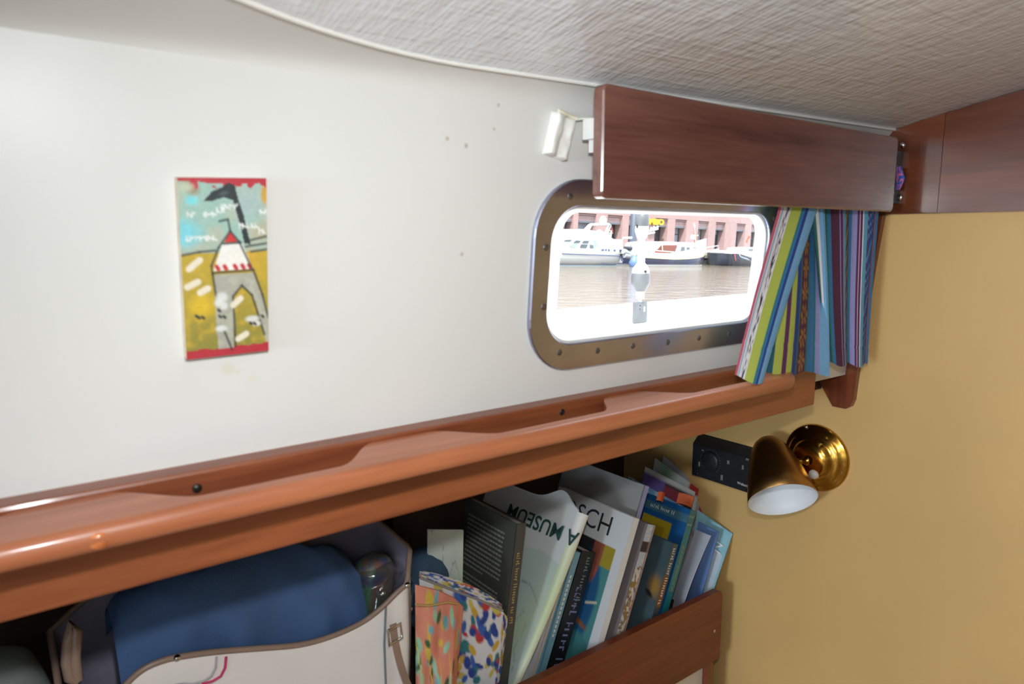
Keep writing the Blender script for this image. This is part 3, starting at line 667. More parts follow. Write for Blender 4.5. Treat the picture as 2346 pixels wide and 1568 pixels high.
# dark back-cover book with grey blurb
dk = pbr('cover_charcoal', rgb(74, 74, 68), 0.6, var=.05)
r, O, ed, et, eh, h, c = book('book', 'charcoal book with a block of small grey text, beside the white bag', 1185, 1202, .94, 8, .165, .021, dk)
rs = random.Random(4)
for k in range(22):
    z = h - .030 - k * .0088
    if k in (12, 16): continue
    l = .118 * (0.55 if k in (11, 15, 21) else 1.0) - rs.random() * .004; m = MB(); a_ = .150; x = 0
    while x < l:
        w_ = .004 + rs.random() * .010; m.frame(O, ed, et, eh, (a_ - min(x + w_, l), -.0006, z), (a_ - x, -.0002, z + .0032)); x += w_ + .0022
    obj('text_line', m, print_grey, c)
scrawl(0.13, .0105, print_gold, O + et * .0105 + eh * (h * .66) - ed * .0006, -eh, et, c)

# museum folder: a wide pale green sheet with rolled edge, upside-down lettering
def blossom(U, V):
    img = put(fill(U.shape, L3(206, 216, 208)), vnoise(U, V, 4) - .3, L3(188, 206, 198)); img = put(img, (V < .30) * (U > .0), L3(222, 222, 220))
    R = np.random.RandomState(11)
    for _ in range(16):
        x, y = R.rand(), .32 + .66 * R.rand(); a = R.rand() * 6.28
        for s_ in range(5):
            x2, y2 = x + .07 * math.cos(a), y + .05 * math.sin(a); img = put(img, seg(U, V, x, y, x2, y2, .006, 1.3) * .7, L3(126, 138, 142)); x, y = x2, y2; a += (R.rand() - .5) * 1.4
        img = put(img, ell(U, V, x, y, .02, .015, 0, .8) * .6, L3(170, 140, 150))
    img = put(img, ell(U, V, .86, .70, .16, .55, .35, .9) * .7, L3(196, 214, 176))
    return img
th_ = math.radians(28); eh = Vector((math.sin(th_), 0, math.cos(th_))); et = Vector((math.cos(th_), 0, -math.sin(th_)))
P = aty(1322, 1172, .945); hB = (P.z + .842) / math.cos(math.radians(28)); wB = .25
fo = thing('museum_folder', P - eh * hB, 'pale green museum folder with upside-down lettering and rolled edge', 'folder', BG)
edB = Vector((-.10, 1, .02)).normalized(); O = P - eh * hB
obj('sheet', MB().grid(lambda i, j: O + edB * (wB * (1 - i)) + eh * (hB * (1 - j) + .028 * math.exp(-((i - .78) / .15) ** 2) * (1 - j) ** 3) + et * (.010 * math.sin(3 * i) * (1-j) + .006 * math.sin(3.14*j)), 70, 90, True, blossom), printed_gloss, fo)
obj('sheet_back', MB().grid(lambda i, j: O + edB * (wB * (1 - i)) + eh * (hB * (1 - j) + .028 * math.exp(-((i - .78) / .15) ** 2) * (1 - j) ** 3) + et * (.010 * math.sin(3 * i) * (1-j) + .006 * math.sin(3.14*j) + .004), 20, 20, True, flat(L3(224, 222, 216))), printed, fo)
def roll(i, j):
    a = math.pi * (0.5 + 1.15 * i); rr = .011 * (1.1 - .5 * j); c0 = O + eh * (hB * (1 - j)) + et * (rr + .010 * math.sin(3) * (1-j) + .006*math.sin(3.14*j))
    return c0 - edB * (rr * math.sin(a - math.pi/2) * 1.3) - et * (rr * math.cos(a - math.pi/2))
obj('rolled_edge', MB().grid(roll, 16, 60, True, lambda U, V: put(put(fill(U.shape, L3(224, 222, 198)), ell(U, V, .15, .5, .5, .5, 0, 1), L3(196, 212, 160)), (V < .16), L3(226, 222, 216))), printed_gloss, fo)
lettering('A MUSEUM', .040, print_green, O + eh * (hB * .865) + edB * .074 + et * .0005, edB, -eh, fo, bold=.0006)
# a second blossom sheet peeping out behind the charcoal book
P2 = aty(1062, 1215, 1.01); single('paper_sleeve', MB().grid(lambda i, j: P2 + Vector((.02 * j - .10 * (1-i)*0, 0, 0)) + Vector((-.062, .02, .010)) * (1 - i) + Vector((-.03, 0, -.30)) * j, 40, 80, True, lambda U, V: blossom(U, .34 + .6 * V)).grid(lambda i, j: P2 + Vector((.02 * j, .003, 0)) + Vector((-.062, .02, .010)) * (1 - i) + Vector((-.03, 0, -.30)) * j, 4, 4, True, flat(L3(220, 222, 216))), printed,
       'pale blossom-patterned sleeve peeping out left of the charcoal book', 'folder', BG)

# white magazines
for k, (u, v, yy, t_, lab) in enumerate([(1293, 1290, .952, 27, 'thin white magazine nearest the museum folder'), (1302, 1275, .956, 25, 'thin white magazine in the middle of three'), (1308, 1266, .958, 23, 'thin cream-edged magazine against the light blue book')]):
    book('magazine', lab, u, v, yy, t_, .19, .0055, [paper, pbr('paper_grey', rgb(200, 202, 208), .6), pbr('paper_cream', rgb(206, 196, 186), .6)][k], bt=.0006, cat='magazine')
lb = pbr('cover_lightblue', rgb(120, 166, 184), .5, var=.06)
r, O, ed, et, eh, h, c = book('book', 'slim light blue book between white magazines and a black book', 1317, 1265, .955, 22, .17, .0165, lb)
m = MB(); 
for k in range(14): m.frame(O, ed, et, eh, (-.0006, .006, h*.35 + k*.009), (-.0001, .0105, h*.35 + k*.009 + .006))
obj('spine_text', m, print_white, c)
bk = pbr('cover_black', rgb(28, 28, 32), .45, var=.1)
r, O, ed, et, eh, h, c = book('book', 'black paperback with white spine lettering', 1334, 1262, .957, 22, .17, .041, bk)
scrawl(0.095, .0135, print_grey, O + et * .024 + eh * (h * .76) - ed * .0008, -eh, et, c)
scrawl(0.17, .026, pbr('print_violet', rgb(120, 124, 160), .6), O + et * .022 + eh * (h * .36) - ed * .0008, -eh, et, c)
# big white art book
def artcover(U, V):
    img = fill(U.shape, L3(206, 206, 208)); pic = (V > .225) & (U < .90) & (U > .05)
    p_ = fill(U.shape, L3(70, 130, 130)); p_ = put(p_, (U < .62) | ((V < .30) & (U < .66)), L3(34, 34, 38)); p_ = put(p_, ell(U, V, .64, .62, .22, .36, .1, .15), L3(24, 78, 120)); p_ = put(p_, (U > .76) & (V < .36), L3(160, 140, 40)); p_ = put(p_, ell(U, V, .71, .25, .07, .24, -.05, .2), L3(150, 80, 62)); p_ = put(p_, ell(U, V, .70, .72, .16, .02, .2, .3), L3(130, 80, 50)); p_ = put(p_, seg(U, V, .74, .60, .86, .57, .012, 1.3), L3(190, 180, 150)); p_ = put(p_, seg(U, V, .62, .70, .60, .86, .012, 1.3), L3(176, 168, 140)); p_ = put(p_, ell(U, V, .80, .92, .20, .14, .5, .2), L3(60, 120, 122))
    img = img * (1 - pic[..., None]) + p_ * pic[..., None]
    return put(img, band(U, .955, .962), L3(180, 180, 182))
r, O, ed, et, eh, h, c = book('book', 'large white hardback art book with big dark title letters', 1453, 1187, .902, 22, .225, .017, paper, artcover, nf=(110, 150), bt=.0035)
lettering('BOSCH', .056, print_dark, O - et * .0007 + eh * (h * .885) + ed * .138, -ed, eh, c)
gy = pbr('cover_grey', rgb(150, 149, 146), .6, var=.04); 
r, O, ed, et, eh, h, c = book('book', 'tall grey book with lavender spine behind the white art book', 1478, 1113, .925, 22, .24, .013, gy, spine=flat(L3(150, 152, 196)))
def flowers(U, V):
    n1 = vnoise(U*.35, V*3, 16, 1); n2 = vnoise(U*.35, V*3, 30, 3); img = put(fill(U.shape, L3(196, 196, 200)), (n1 - .45)*6, L3(120, 100, 84)); img = put(img, (n2 > .62), L3(214, 204, 190)); img = put(img, (V < .30) * (n2 < .7), L3(176, 190, 206)); img = put(img, (V < .2) * (V > .12), L3(50, 44, 48)); img = put(img, (vnoise(U*.35, V*3, 12, 6) > .66) * (V > .4), L3(150, 120, 60)); return put(img, (U > .74) * .7, L3(150, 116, 110))
r, *_ = book('book', 'paperback with a white blossom photograph on its spine', 1484, 1201, .905, 22, .17, .026, pbr('cover_brown', rgb(130, 100, 90), .5), flat(L3(120, 110, 110)), flowers, ns=(24, 120))
def teal_cover(U, V):
    img = put(fill(U.shape, L3(66, 82, 88)), vnoise(U, V, 6) - .4, L3(78, 96, 102)); img = put(img, ell(U, V, .90, .42, .16, .13, .3, .7), L3(150, 116, 56)); return put(img, ell(U, V, .84, .50, .10, .03, .3, .5), L3(40, 36, 34))
def teal_spine(U, V): return put(put(fill(U.shape, L3(70, 84, 88)), (V > .30) & (V < .60), L3(120, 74, 40)), (V > .58), L3(56, 70, 76))
r, O, ed, et, eh, h, c = book('book', 'dark slate book with white and orange spine lettering', 1542, 1246, .899, 22, .15, .0175, pbr('cover_slate', rgb(66, 80, 86), .5), teal_cover, teal_spine, gloss=True)
scrawl(0.12, .0115, print_white, O + et * .009 + eh * (h * .70) - ed * .0009, -eh, et, c)
def bluecov(U, V):
    img = fill(U.shape, L3(26, 86, 142)); img = put(img, band(V, .045, .10), L3(70, 110, 130)); img = put(img, (V > .15) & (V < .44) & (U > .25) & (U < .78), L3(176, 150, 34)); img = put(img, (V > .20) & (V < .40) & (U > .50) & (U < .68), L3(150, 126, 28)); return img
def tealsp(U, V): return put(put(fill(U.shape, L3(38, 130, 144)), (V < .14), L3(50, 116, 120)), band(V, .05, .06) + band(V, .11, .12), L3(120, 150, 130))
r, O, ed, et, eh, h, c = book('book', 'blue book with a yellow square and teal spine', 1582, 1169, .915, 22, .16, .021, pbr('cover_blue', rgb(26, 86, 142), .45), bluecov, tealsp, gloss=True)
scrawl(0.07, .011, print_white, O - et * .0008 + eh * (h * .928) + ed * .070, -ed, eh, c)
scrawl(0.1, .008, print_gold, O + et * .011 + eh * (h * .55) - ed * .0009, -eh, et, c)
tb = r
# loose white paper, blue folder and pale teal booklet by the bulkhead
def leaf(name, label, tl, trr, bl, br, fn, mat, bend=.01, nu=24, nv=40, cat='paper', th=.0015):
    tl, trr, bl, br = map(Vector, (tl, trr, bl, br)); nrm = (trr - tl).cross(bl - tl).normalized()
    f = lambda i, j, o_=0: tl.lerp(trr, i).lerp(bl.lerp(br, i), j) + nrm * (bend * math.sin(math.pi * j) + o_)
    m = MB().grid(f, nu, nv, True, fn).grid(lambda i, j: f(i, j, th), nu, nv, True, fn)
    for e in (0, 1):
        n_ = len(m.v); m.add([q_ for j in range(nv + 1) for q_ in (f(e, j/nv), f(e, j/nv, th))], [(2*j, 2*j+1, 2*j+3, 2*j+2) for j in range(nv)], False, [fn(np.array([[float(e)]]), np.array([[j/nv]]))[0, 0] for j in range(nv+1) for _ in (0, 1)])
    return single(name, m, mat, label, cat, BG)
q = lambda u, v, y: aty(u, v, y)
def ext_down(a, b, z):                     # carry an edge down to height z
    d = (b - a); return a + d * ((z - a.z) / d.z)
def strip(tl, trr, bl, br, z=-.857):
    return tl, trr, ext_down(tl, bl, z), ext_down(trr, br, z)
s4 = strip(q(1594, 1214, .955), q(1628, 1228, .905), q(1541, 1398, .955), q(1569, 1388, .905))
leaf('paper_sheet', 'curved white paper sheet standing right of the teal spine', *s4, flat(L3(206, 206, 214)), printed, bend=-.006)
s4 = strip(q(1600, 1196, .965), q(1646, 1220, .912), q(1569, 1390, .965), q(1607, 1366, .912))
leaf('folder_leaf', 'periwinkle blue folder behind the white sheet', *s4, flat(L3(104, 136, 190)), printed, bend=.0, cat='folder', th=.004)
def palet(U, V):
    img = put(fill(U.shape, L3(150, 196, 206)), vnoise(U, V, 9) - .35, L3(120, 180, 196)); return put(img, (V > .25) & (U > .45) & (U < .92), L3(196, 206, 214))
s4 = strip(q(1598, 1170, .985), q(1678, 1224, .8995), q(1560, 1390, .985), q(1637, 1345, .8995))
r = leaf('booklet', 'pale aqua booklet leaning on the ochre bulkhead', *s4, palet, printed_gloss, bend=.0, cat='booklet', th=.005)
ex = (s4[1] - s4[0]).normalized(); ey = (s4[1] - s4[3]).normalized(); nr = ex.cross(ey).normalized(); nr = nr if nr.dot(s4[0]) < 0 else -nr
lettering('N', .034, print_white, s4[1] - ex * .024 - ey * .045 + nr * .0025, -ey, ex, r)

# magazines and maps slanting at the back, behind the blue book
def mapfn(U, V):
    img = put(fill(U.shape, L3(104, 156, 196)), (vnoise(U, V, 5) - .5)*6, L3(176, 206, 206)); return put(img, (vnoise(U, V, 14, 3) > .68), L3(216, 222, 226))
def magfn(U, V):
    img = fill(U.shape, L3(60, 62, 66)); img = put(img, U < .42, L3(110, 96, 160)); img = put(img, (U > .40) & (U < .82) & (V > .3), L3(136, 132, 96)); img = put(img, (U > .42) & (U < .84) & (V < .30) & (V > .06), L3(150, 60, 76)); return put(img, V < .05, L3(206, 206, 206))
def greym(U, V): return put(put(fill(U.shape, L3(196, 200, 198)), ell(U, V, .3, .1, .3, .2, 0, .8), L3(130, 176, 140)), (U > .80) * (vnoise(U, V, 8) > .6), L3(176, 50, 50))
s4 = strip(q(1440, 1092, 1.125), q(1562, 1160, .99), q(1405, 1260, 1.125), q(1520, 1300, .99), -.85); leaf('road_map', 'folded blue road map behind the tall grey book', *s4, mapfn, printed, bend=0, cat='map', th=.004)
s4 = strip(q(1478, 1070, 1.105), q(1592, 1128, .98), q(1440, 1260, 1.105), q(1552, 1300, .98), -.85); leaf('magazine', 'purple and red magazine with white title behind the blue map', *s4, magfn, printed_gloss, bend=0, cat='magazine', th=.004)
s4 = strip(q(1500, 1050, 1.11), q(1600, 1122, .985), q(1460, 1250, 1.11), q(1580, 1200, .985), -.85); leaf('magazine', 'pale grey magazine curling over at the back of the row', *s4, greym, printed_gloss, bend=.012, cat='magazine', th=.004)
s4 = strip(q(1520, 1044, 1.10), q(1622, 1132, .985), q(1480, 1250, 1.10), q(1606, 1190, .985), -.85); leaf('magazine', 'grey magazine with red marks nearest the black control panel', *s4, lambda U, V: put(fill(U.shape, L3(160, 158, 162)), (U > .9) * (vnoise(U, V, 14) > .55), L3(170, 50, 60)), printed_gloss, bend=.010, cat='magazine', th=.004)
org = pbr('tab_orange', rgb(226, 104, 50), .6)
for k, (u, v, w_, h_) in enumerate([(1514, 1139, .016, .020), (1570, 1146, .036, .024)]):
    P = aty(u, v, .97); m = MB()
    th2 = math.radians(20); e1 = Vector((-.45, .9, .12)).normalized() * -1; e2 = Vector((math.sin(th2), .0, math.cos(th2)))
    m.grid(lambda i, j: P + e1 * (w_ * (i - .5)) - e2 * (h_ * (j - .5)) + Vector((.003 * math.sin(4*i), 0, .0)), 8, 6).grid(lambda i, j: P + e1 * (w_ * (i - .5)) - e2 * (h_ * (j - .5) + .0) + Vector((.003 * math.sin(4*i) + .0008, 0, .0)), 8, 6)
    obj('page_marker', m, org, tb)

# ------------------------------------------------------------------ handbag
leather = pbr('leather_white', rgb(242, 238, 236), .42, var=.05, vs=8, bump=.10, bs=240)
taupe = pbr('leather_taupe', rgb(150, 126, 112), .35, var=.12, vs=20); lining = pbr('bag_lining', rgb(140, 134, 150), .8, var=.1)
bgx0, bgx1, byf, byb = 0.045, 0.515, .918, 1.10
hb = thing('handbag', (0.28, 1.0, -.859), 'open white leather handbag with taupe piping on the locker shelf', 'handbag')
def rim(s):                                # height of the front rim along its length
    pts = [(0, -.575), (.06, -.540), (.14, -.527), (.30, -.541), (.6, -.579), (.75, -.581), (.87, -.571), (.95, -.548), (1, -.533)]
    v_ = lambda q_: float(np.interp(q_, [p[0] for p in pts], [p[1] for p in pts]))
    return sum(v_(min(1, max(0, s + k * .02))) for k in range(-3, 4)) / 7
def bagpt(a, t):                           # a: around 0..1, t: bottom 0..rim 1
    # around: front (left to right), right side, back, left side
    P_ = [(bgx0 + .03, byf), (bgx1 - .02, byf), (bgx1 + .005, byf + .035), (bgx1 + .005, byb - .03), (bgx1 - .03, byb), (bgx0 + .03, byb), (bgx0 - .01, byb - .03), (bgx0 - .01, byf + .03)]
    L_ = [0, .42, .47, .53, .56, .92, .95, .985, 1.0]; Q = P_ + [P_[0]]
    x = float(np.interp(a, L_, [p[0] for p in Q])); y = float(np.interp(a, L_, [p[1] for p in Q]))
    zr = rim(a / .42) if a <= .42 else float(np.interp(a, [.42, .47, .53, .6, .9, .97, 1], [-.533, -.500, -.490, -.495, -.50, -.535, -.575]))
    cx, cy = .28, 1.01; k = 1 - .07 * (1 - t) + .025 * math.sin(math.pi * t)
    return Vector((cx + (x - cx) * k, cy + (y - cy) * k, -.858 + (zr + .858) * t))
N1 = 120
obj('body', MB().grid(lambda i, j: bagpt(i, j), N1, 24), leather, hb)
obj('lining', MB().grid(lambda i, j: Vector((.28, 1.01, 0)) + (bagpt(i, .35 + .65*j) - Vector((.28, 1.01, 0))) * 1.0 + (Vector((.28, 1.01, 0)) - Vector((bagpt(i, 1).x, bagpt(i, 1).y, 0))).normalized() * .004, N1, 12), lining, hb)
obj('bottom', MB().add([bagpt(k / 60, .0) + Vector((0, 0, .0005)) for k in range(60)], [tuple(range(60))]), leather, hb)
obj('piping', MB().tube([bagpt(k / N1, 1) for k in range(N1 + 1)], .0042, 8, False), taupe, hb)
for a in (.085, .418, .90):
    p = bagpt(a, 1); obj('rivet', MB().lathe(p + Vector((0, -.004, .001)), (0, -1, .6), [(0, .0045), (.002, .004), (.0035, 0)], 12), chrome, hb)
# handle tab with buckle and strap on the right of the front panel
p = aty(900, 1470, byf - .008)
tabm = MB(); tabm.grid(lambda i, j: Vector((p.x + .012 * (i - .5) + .030 * j * j, byf - .010 - .006 * math.sin(3 * j), p.z + .030 - .13 * j)), 4, 16); tab = obj('strap_tab', tabm, taupe, hb)
obj('buckle', MB().tube([Vector((p.x + dx, byf - .016, p.z + .018 + dz)) for dx, dz in [(-.012, .008), (.010, .012), (.012, -.012), (-.010, -.016), (-.012, .008)]], .0022, 8), chrome, hb)
obj('seam_ridge', MB().tube([bagpt(.38, 1 - .01) + Vector((0, -.003, 0)), bagpt(.375, .8) + Vector((0, -.004, 0)), bagpt(.378, .5) + Vector((0, -.004, 0))], .0018, 6), pbr('edge_grey', rgb(120, 124, 132), .5), hb)
# front pocket outline: pink and grey stitched line
def ln(px, dx=0): return [aty(u + dx, v, byf - .010) for u, v in px]
PX = [(518, 1506), (516, 1530), (506, 1550), (486, 1562), (462, 1568)]
obj('pink_trim', MB().tube(ln(PX), .0018, 6), pbr('trim_pink', rgb(206, 50, 110), .5), hb)
obj('grey_trim', MB().tube(ln(PX, -22) + ln([(420, 1567), (380, 1574)]), .0015, 6), pbr('trim_grey', rgb(186, 188, 192), .5), hb)
# strap loop standing up at the left end of the bag
p = aty(165, 1500, .96)
obj('strap_loop', MB().tube([aty(178, 1560, .95), aty(160, 1555, .95), aty(152, 1520, .955), aty(156, 1470, .96), aty(166, 1430, .965), aty(176, 1450, .96), aty(172, 1510, .955), aty(178, 1560, .95)], .0065, 8), taupe, hb)

def blob(fn, nu=60, nv=40, cfn=None):      # closed soft shape from a superellipse map
    return MB().grid(lambda i, j: fn(i, j), nu, nv, True, cfn)
def pillow(c, ex, ey, ez, a, b, d, e=.5, lump=.0, fr=3.0, seed=0, top=None):
    c = Vector(c); ex = Vector(ex).normalized(); ey = Vector(ey).normalized(); ez = Vector(ez).normalized()
    sp_ = lambda x, k: math.copysign(abs(x) ** k, x)
    def f(i, j):
        u_ = 2*math.pi*i - math.pi; v_ = math.pi*j - math.pi/2
        x = sp_(math.cos(v_), e) * sp_(math.cos(u_), e); y = sp_(math.cos(v_), e) * sp_(math.sin(u_), e); z = sp_(math.sin(v_), e)
        q_ = 1 + lump * (float(vnoise(np.array([x + 3]), np.array([z + y * .7 + 3]), fr, seed)[0]) - .5) * 2 * abs(math.cos(v_))
        return c + ex * (a * x * q_) + ey * (b * y * q_) + ez * (d * z)
    return f
# folded blue cloth inside the bag
cloth = pbr('denim_blue', rgb(66, 96, 140), .85, var=.12, vs=9, bump=.5, bs=420)
A_, B_ = aty(262, 1470, .955), aty(838, 1310, .985)
def clothf(i, j):
    x = 0.100 + (0.440 - 0.100) * i; yy = .935 + .14 * j
    prof_ = math.sin(math.pi * min(1, max(0, (i + .02) / 1.04))) ** .13
    zt_ = -.452 - .012 * i + .006 * math.sin(6*i + 1)
    k = math.sin(math.pi * min(1, max(0, j * .93))) ** .34
    fold = .016 * math.sin(9 * i + 5 * j) * j * (1-j) * 3 + .007 * math.sin(14 * i - 7 * j) * sm((i - .5) / .3) * (1 - j) + .014 * float(vnoise(np.array([i*3]), np.array([j*2]), 3)[0])
    fold += .004 * math.sin(24 * i + 11 * j + 2 * math.sin(7 * i)) * sm(i * 3) + .012 * (float(vnoise(np.array([i * 5]), np.array([j * 2 + i]), 2, 6)[0]) - .5)
    return Vector((x, yy + fold, -.640 + (zt_ + .640) * prof_ * k + fold * .6))
m = MB().grid(clothf, 70, 36); single('folded_cloth', m, cloth, 'folded blue cloth stuffed into the white handbag', 'cloth')
crink = bpy.data.materials.new('clear_wrap'); crink.use_nodes = True; nt = crink.node_tree; nt.nodes.clear()
o_ = nt.nodes.new('ShaderNodeOutputMaterial'); mx = nt.nodes.new('ShaderNodeMixShader'); mx.inputs[0].default_value = .30; t_ = nt.nodes.new('ShaderNodeBsdfTransparent'); g_ = nt.nodes.new('ShaderNodeBsdfGlossy'); g_.inputs['Roughness'].default_value = .08
nt.links.new(t_.outputs[0], mx.inputs[1]); nt.links.new(g_.outputs[0], mx.inputs[2]); nt.links.new(mx.outputs[0], o_.inputs[0])
def floral(base, cols, f=6.0, sd=0):
    def fn(U, V):
        img = fill(U.shape, base)
        for k, (c_, th2, fr) in enumerate(cols): img = put(img, (vnoise(U * 2, V * 1.2, f * fr, sd + k) - th2) * 10, c_)
        return img
    return fn
P = aty(868, 1345, .975)
pk = thing('wrapped_parcel', P + Vector((0, 0, -.06)), 'crinkled clear wrap around a patterned pack at the bag edge', 'parcel')
obj('pack', blob(pillow(P + Vector((0, .03, -.02)), (1, .3, 0), (-.3, 1, 0), (.1, 0, 1), .034, .03, .062, .6, .05), 30, 20, floral(L3(120, 118, 104), [(L3(96, 136, 104), .55, 1), (L3(150, 110, 96), .6, 1.4), (L3(90, 96, 130), .62, 2)])), printed, pk)
obj('clear_wrap', blob(pillow(P + Vector((.004, .012, -.03)), (1, .3, 0), (-.3, 1, 0), (.1, 0, 1), .045, .038, .062, .6, .35, 6.0, 3), 40, 30), crink, pk)
# pouches between bag and books
def coral(U, V):
    img = put(fill(U.shape, L3(214, 136, 112)), vnoise(U, V, 6) - .45, L3(190, 110, 92)); R = np.random.RandomState(8)
    for k in range(70):
        x, y, a = R.rand(), R.rand(), R.rand() * 3.1; c_ = [L3(60, 92, 60), L3(150, 196, 168), L3(60, 92, 60), L3(206, 176, 70), L3(150, 196, 168), L3(120, 170, 186)][k % 6]
        img = put(img, ell(U, V, x, y, .040 + .05 * R.rand(), .022 + .022 * R.rand(), a, .3), c_)
    for k in range(5): img = put(img, seg(U, V, .2*k, .3 + .1*R.rand(), .2*k + .25, .8, .008), L3(214, 180, 60))
    return img
def majol(U, V):
    img = fill(U.shape, L3(222, 222, 226)); R = np.random.RandomState(21)
    for k in range(230):
        x, y, a = R.rand(), R.rand(), R.rand() * 3.1; c_ = [L3(46, 70, 150), L3(46, 70, 150), L3(206, 170, 60), L3(50, 120, 130), L3(60, 100, 180), L3(206, 190, 90), L3(190, 60, 60)][k % 7]
        img = put(img, ell(U, V, x, y, .022 + .050 * R.rand(), .020 + .030 * R.rand(), a, .25), c_)
    return img
fabric = painted('cotton_print', .8, 0, .4, 600)
def pouch(tops, bots, n_, bulge, nu, nv, cfn, wob=.004):     # soft flat pouch between a top edge and a bottom edge
    T = [Vector(p_) for p_ in tops]; B = [Vector(p_) for p_ in bots]; n_ = Vector(n_).normalized()
    def at_(L_, i): s_ = i * (len(L_) - 1); k = min(int(s_), len(L_) - 2); return L_[k].lerp(L_[k+1], s_ - k)
    def f(i, j, sd): 
        e = (max(0, math.sin(math.pi * i)) ** .45) * (max(0, math.sin(math.pi * (.02 + .97 * j))) ** .5)
        w_ = wob * (float(vnoise(np.array([i*2]), np.array([j*2 + sd]), 3, 2)[0]) - .5) * 2 * e
        return at_(T, i).lerp(at_(B, i), j) + n_ * (sd * bulge * e + w_)
    return MB().grid(lambda i, j: f(i, j, 1), nu, nv, True, cfn).grid(lambda i, j: f(i, j, -1), nu, nv, True, cfn)
cpz = thing('coral_pouch', Vector((.56, .915, -.859)), 'coral pouch printed with green leaves, next to the white bag', 'pouch')
fl = lambda u, v, y: Vector((aty(u, v, y).x, y, -.858))
obj('body', pouch([aty(951, 1340, .914), aty(1000, 1352, .912), aty(1040, 1370, .910), aty(1062, 1392, .910)], [fl(951, 1640, .914), fl(985, 1640, .912), fl(1010, 1640, .910), fl(1030, 1640, .910)], (-.3, -1, .1), .014, 60, 70, coral, .006), fabric, cpz)
obj('yellow_ribbon', MB().tube([aty(952, 1386, .898), aty(985, 1388, .8965), aty(1025, 1380, .8965), aty(1048, 1384, .898)], .0016, 6), print_gold, cpz)
mj = thing('majolica_pouch', Vector((.60, .95, -.859)), 'blue, yellow and white patterned zip pouch beside the charcoal book', 'pouch')
zp = [aty(u, v, y_) for u, v, y_ in [(960, 1324, .968), (1000, 1340, .962), (1060, 1362, .955), (1110, 1382, .948), (1150, 1400, .942), (1164, 1416, .941)]]
obj('body', pouch(zp, [fl(u, 1700, y_) for u, y_ in ((975, .968), (1010, .962), (1050, .955), (1090, .948), (1122, .942), (1136, .941))], (-.3, -1, 0), .013, 90, 70, majol, .004), fabric, mj)
obj('zipper', MB().tube([p_ + Vector((0, -.002, .001)) for p_ in zp[:5]], .0024, 8), pbr('zip_grey', rgb(150, 146, 140), .5), mj)
def flapf(i, j):
    s_ = i * (len(zp) - 2); k = min(int(s_), len(zp) - 3); p_ = zp[k].lerp(zp[k+1], s_ - k); return p_ + Vector((.006 * j, .008 * j, .017 * j * math.sin(math.pi * (.06 + .88 * i)) ** .6))
obj('top_flap', MB().grid(flapf, 60, 8, True, majol), fabric, mj)
P = aty(955, 1300, 1.02); single('dark_cloth', blob(pillow(P + Vector((.028, .03, -.06)), (1, .1, 0), (-.1, 1, 0), (0, 0, 1), .04, .045, .075, .8, .18, 3, 1), 40, 30), pbr('cloth_petrol', rgb(60, 86, 110), .9, var=.1), 'crumpled petrol blue cloth behind the pouches', 'cloth')
m = MB().grid(pillow(aty(30, 1600, .98) + Vector((-.045, .02, -.035)), (1, 0, 0), (0, 1, 0), (0, 0, 1), .085, .06, .09, .7, .06, 3, 4), 40, 30); single('grey_cushion', m, pbr('cloth_greygreen', rgb(120, 130, 130), .9, var=.08), 'grey-green cushion left of the white handbag', 'cushion')
# ------------------------------------------------------------------ outside: side deck and shroud fitting
deckm = pbr('deck_white', rgb(238, 238, 234), .45, var=.02)
m = MB(); m.box((-2.2, 0.672, -.215), (2.6, 1.27, -.182)); struct('floor_deck', m, deckm, 'white side deck outside the window')
m = MB(); m.rbox((-2.2, 1.27, -.22), (2.6, 1.30, -.174), .006); struct('trim_8', m, deckm, 'white toe rail along the deck edge')
m = MB(); m.add([(-2.2, 1.285, -.19), (2.6, 1.285, -.19), (2.6, 1.30, -1.35), (-2.2, 1.30, -1.35)], [(0,1,2,3)]); struct('wall_topsides', m, deckm, 'white hull topsides')
m = MB(); m.box((XA - .05, -1.32, .32), (LB + .05, .40, .34)); struct('ceiling_roof', m, deckm, 'white coach roof seen from outside')
TY = 1.02; tx = aty(1466, 700, TY).x
zz_ = lambda v: aty(1466, v, TY).z
pxm = Vector((tx, TY, -.05)).dot(FW) / FPX
tb_grey = pbr('galvanised', rgb(89, 92, 96), .45, .2, var=.12, vs=60); tb_white = pbr('fitting_white', rgb(238, 237, 230), .45, var=.03); tb_cream = pbr('sleeve_cream', rgb(232, 230, 200), .5)
tbk = thing('shroud_turnbuckle', (tx, TY, -.182), 'grey and white shroud turnbuckle standing on the deck outside', 'turnbuckle')
def lat(prof): return MB().lathe((tx, TY, 0), (0, 0, 1), [(zz_(v), r * pxm) for v, r in prof], 20)
obj('top_fork', lat([(482, 0), (484, 9), (490, 15), (517, 16), (519, 15)]), tb_grey, tbk)
tp = obj('collar', lat([(518, 15), (530, 16), (545, 11), (548, 9)]), tb_white, tbk)
NB = Vector((-tx, -TY, 0)).normalized(); LT = Vector((-NB.y, NB.x, 0)); LT = LT if LT.dot(RT) > 0 else -LT
def patch(du, v, w_, h_, r): 
    c_ = Vector((tx, TY, zz_(v))) + LT * (du * pxm) + NB * (math.sqrt(max(0, r*r - du*du)) * pxm); return MB().frame(c_, LT, NB, Vector((0, 0, 1)), (-w_*pxm/2, -.004, -h_*pxm/2), (w_*pxm/2, .0006, h_*pxm/2))
obj('hole', patch(-10, 519, 5, 8, 15.5), dark_metal, tp)
obj('sleeve', lat([(547, 8.5), (604, 9)]), tb_cream, tbk)
obj('cap', lat([(603, 9.5), (608, 13), (616, 19), (627, 20)]), tb_white, tbk)
cu = obj('cup', lat([(626, 20), (634, 22), (648, 22), (656, 18), (664, 14), (668, 11)]), tb_grey, tbk)
obj('slot', patch(9, 622, 9, 6, 19.5), dark_metal, cu)
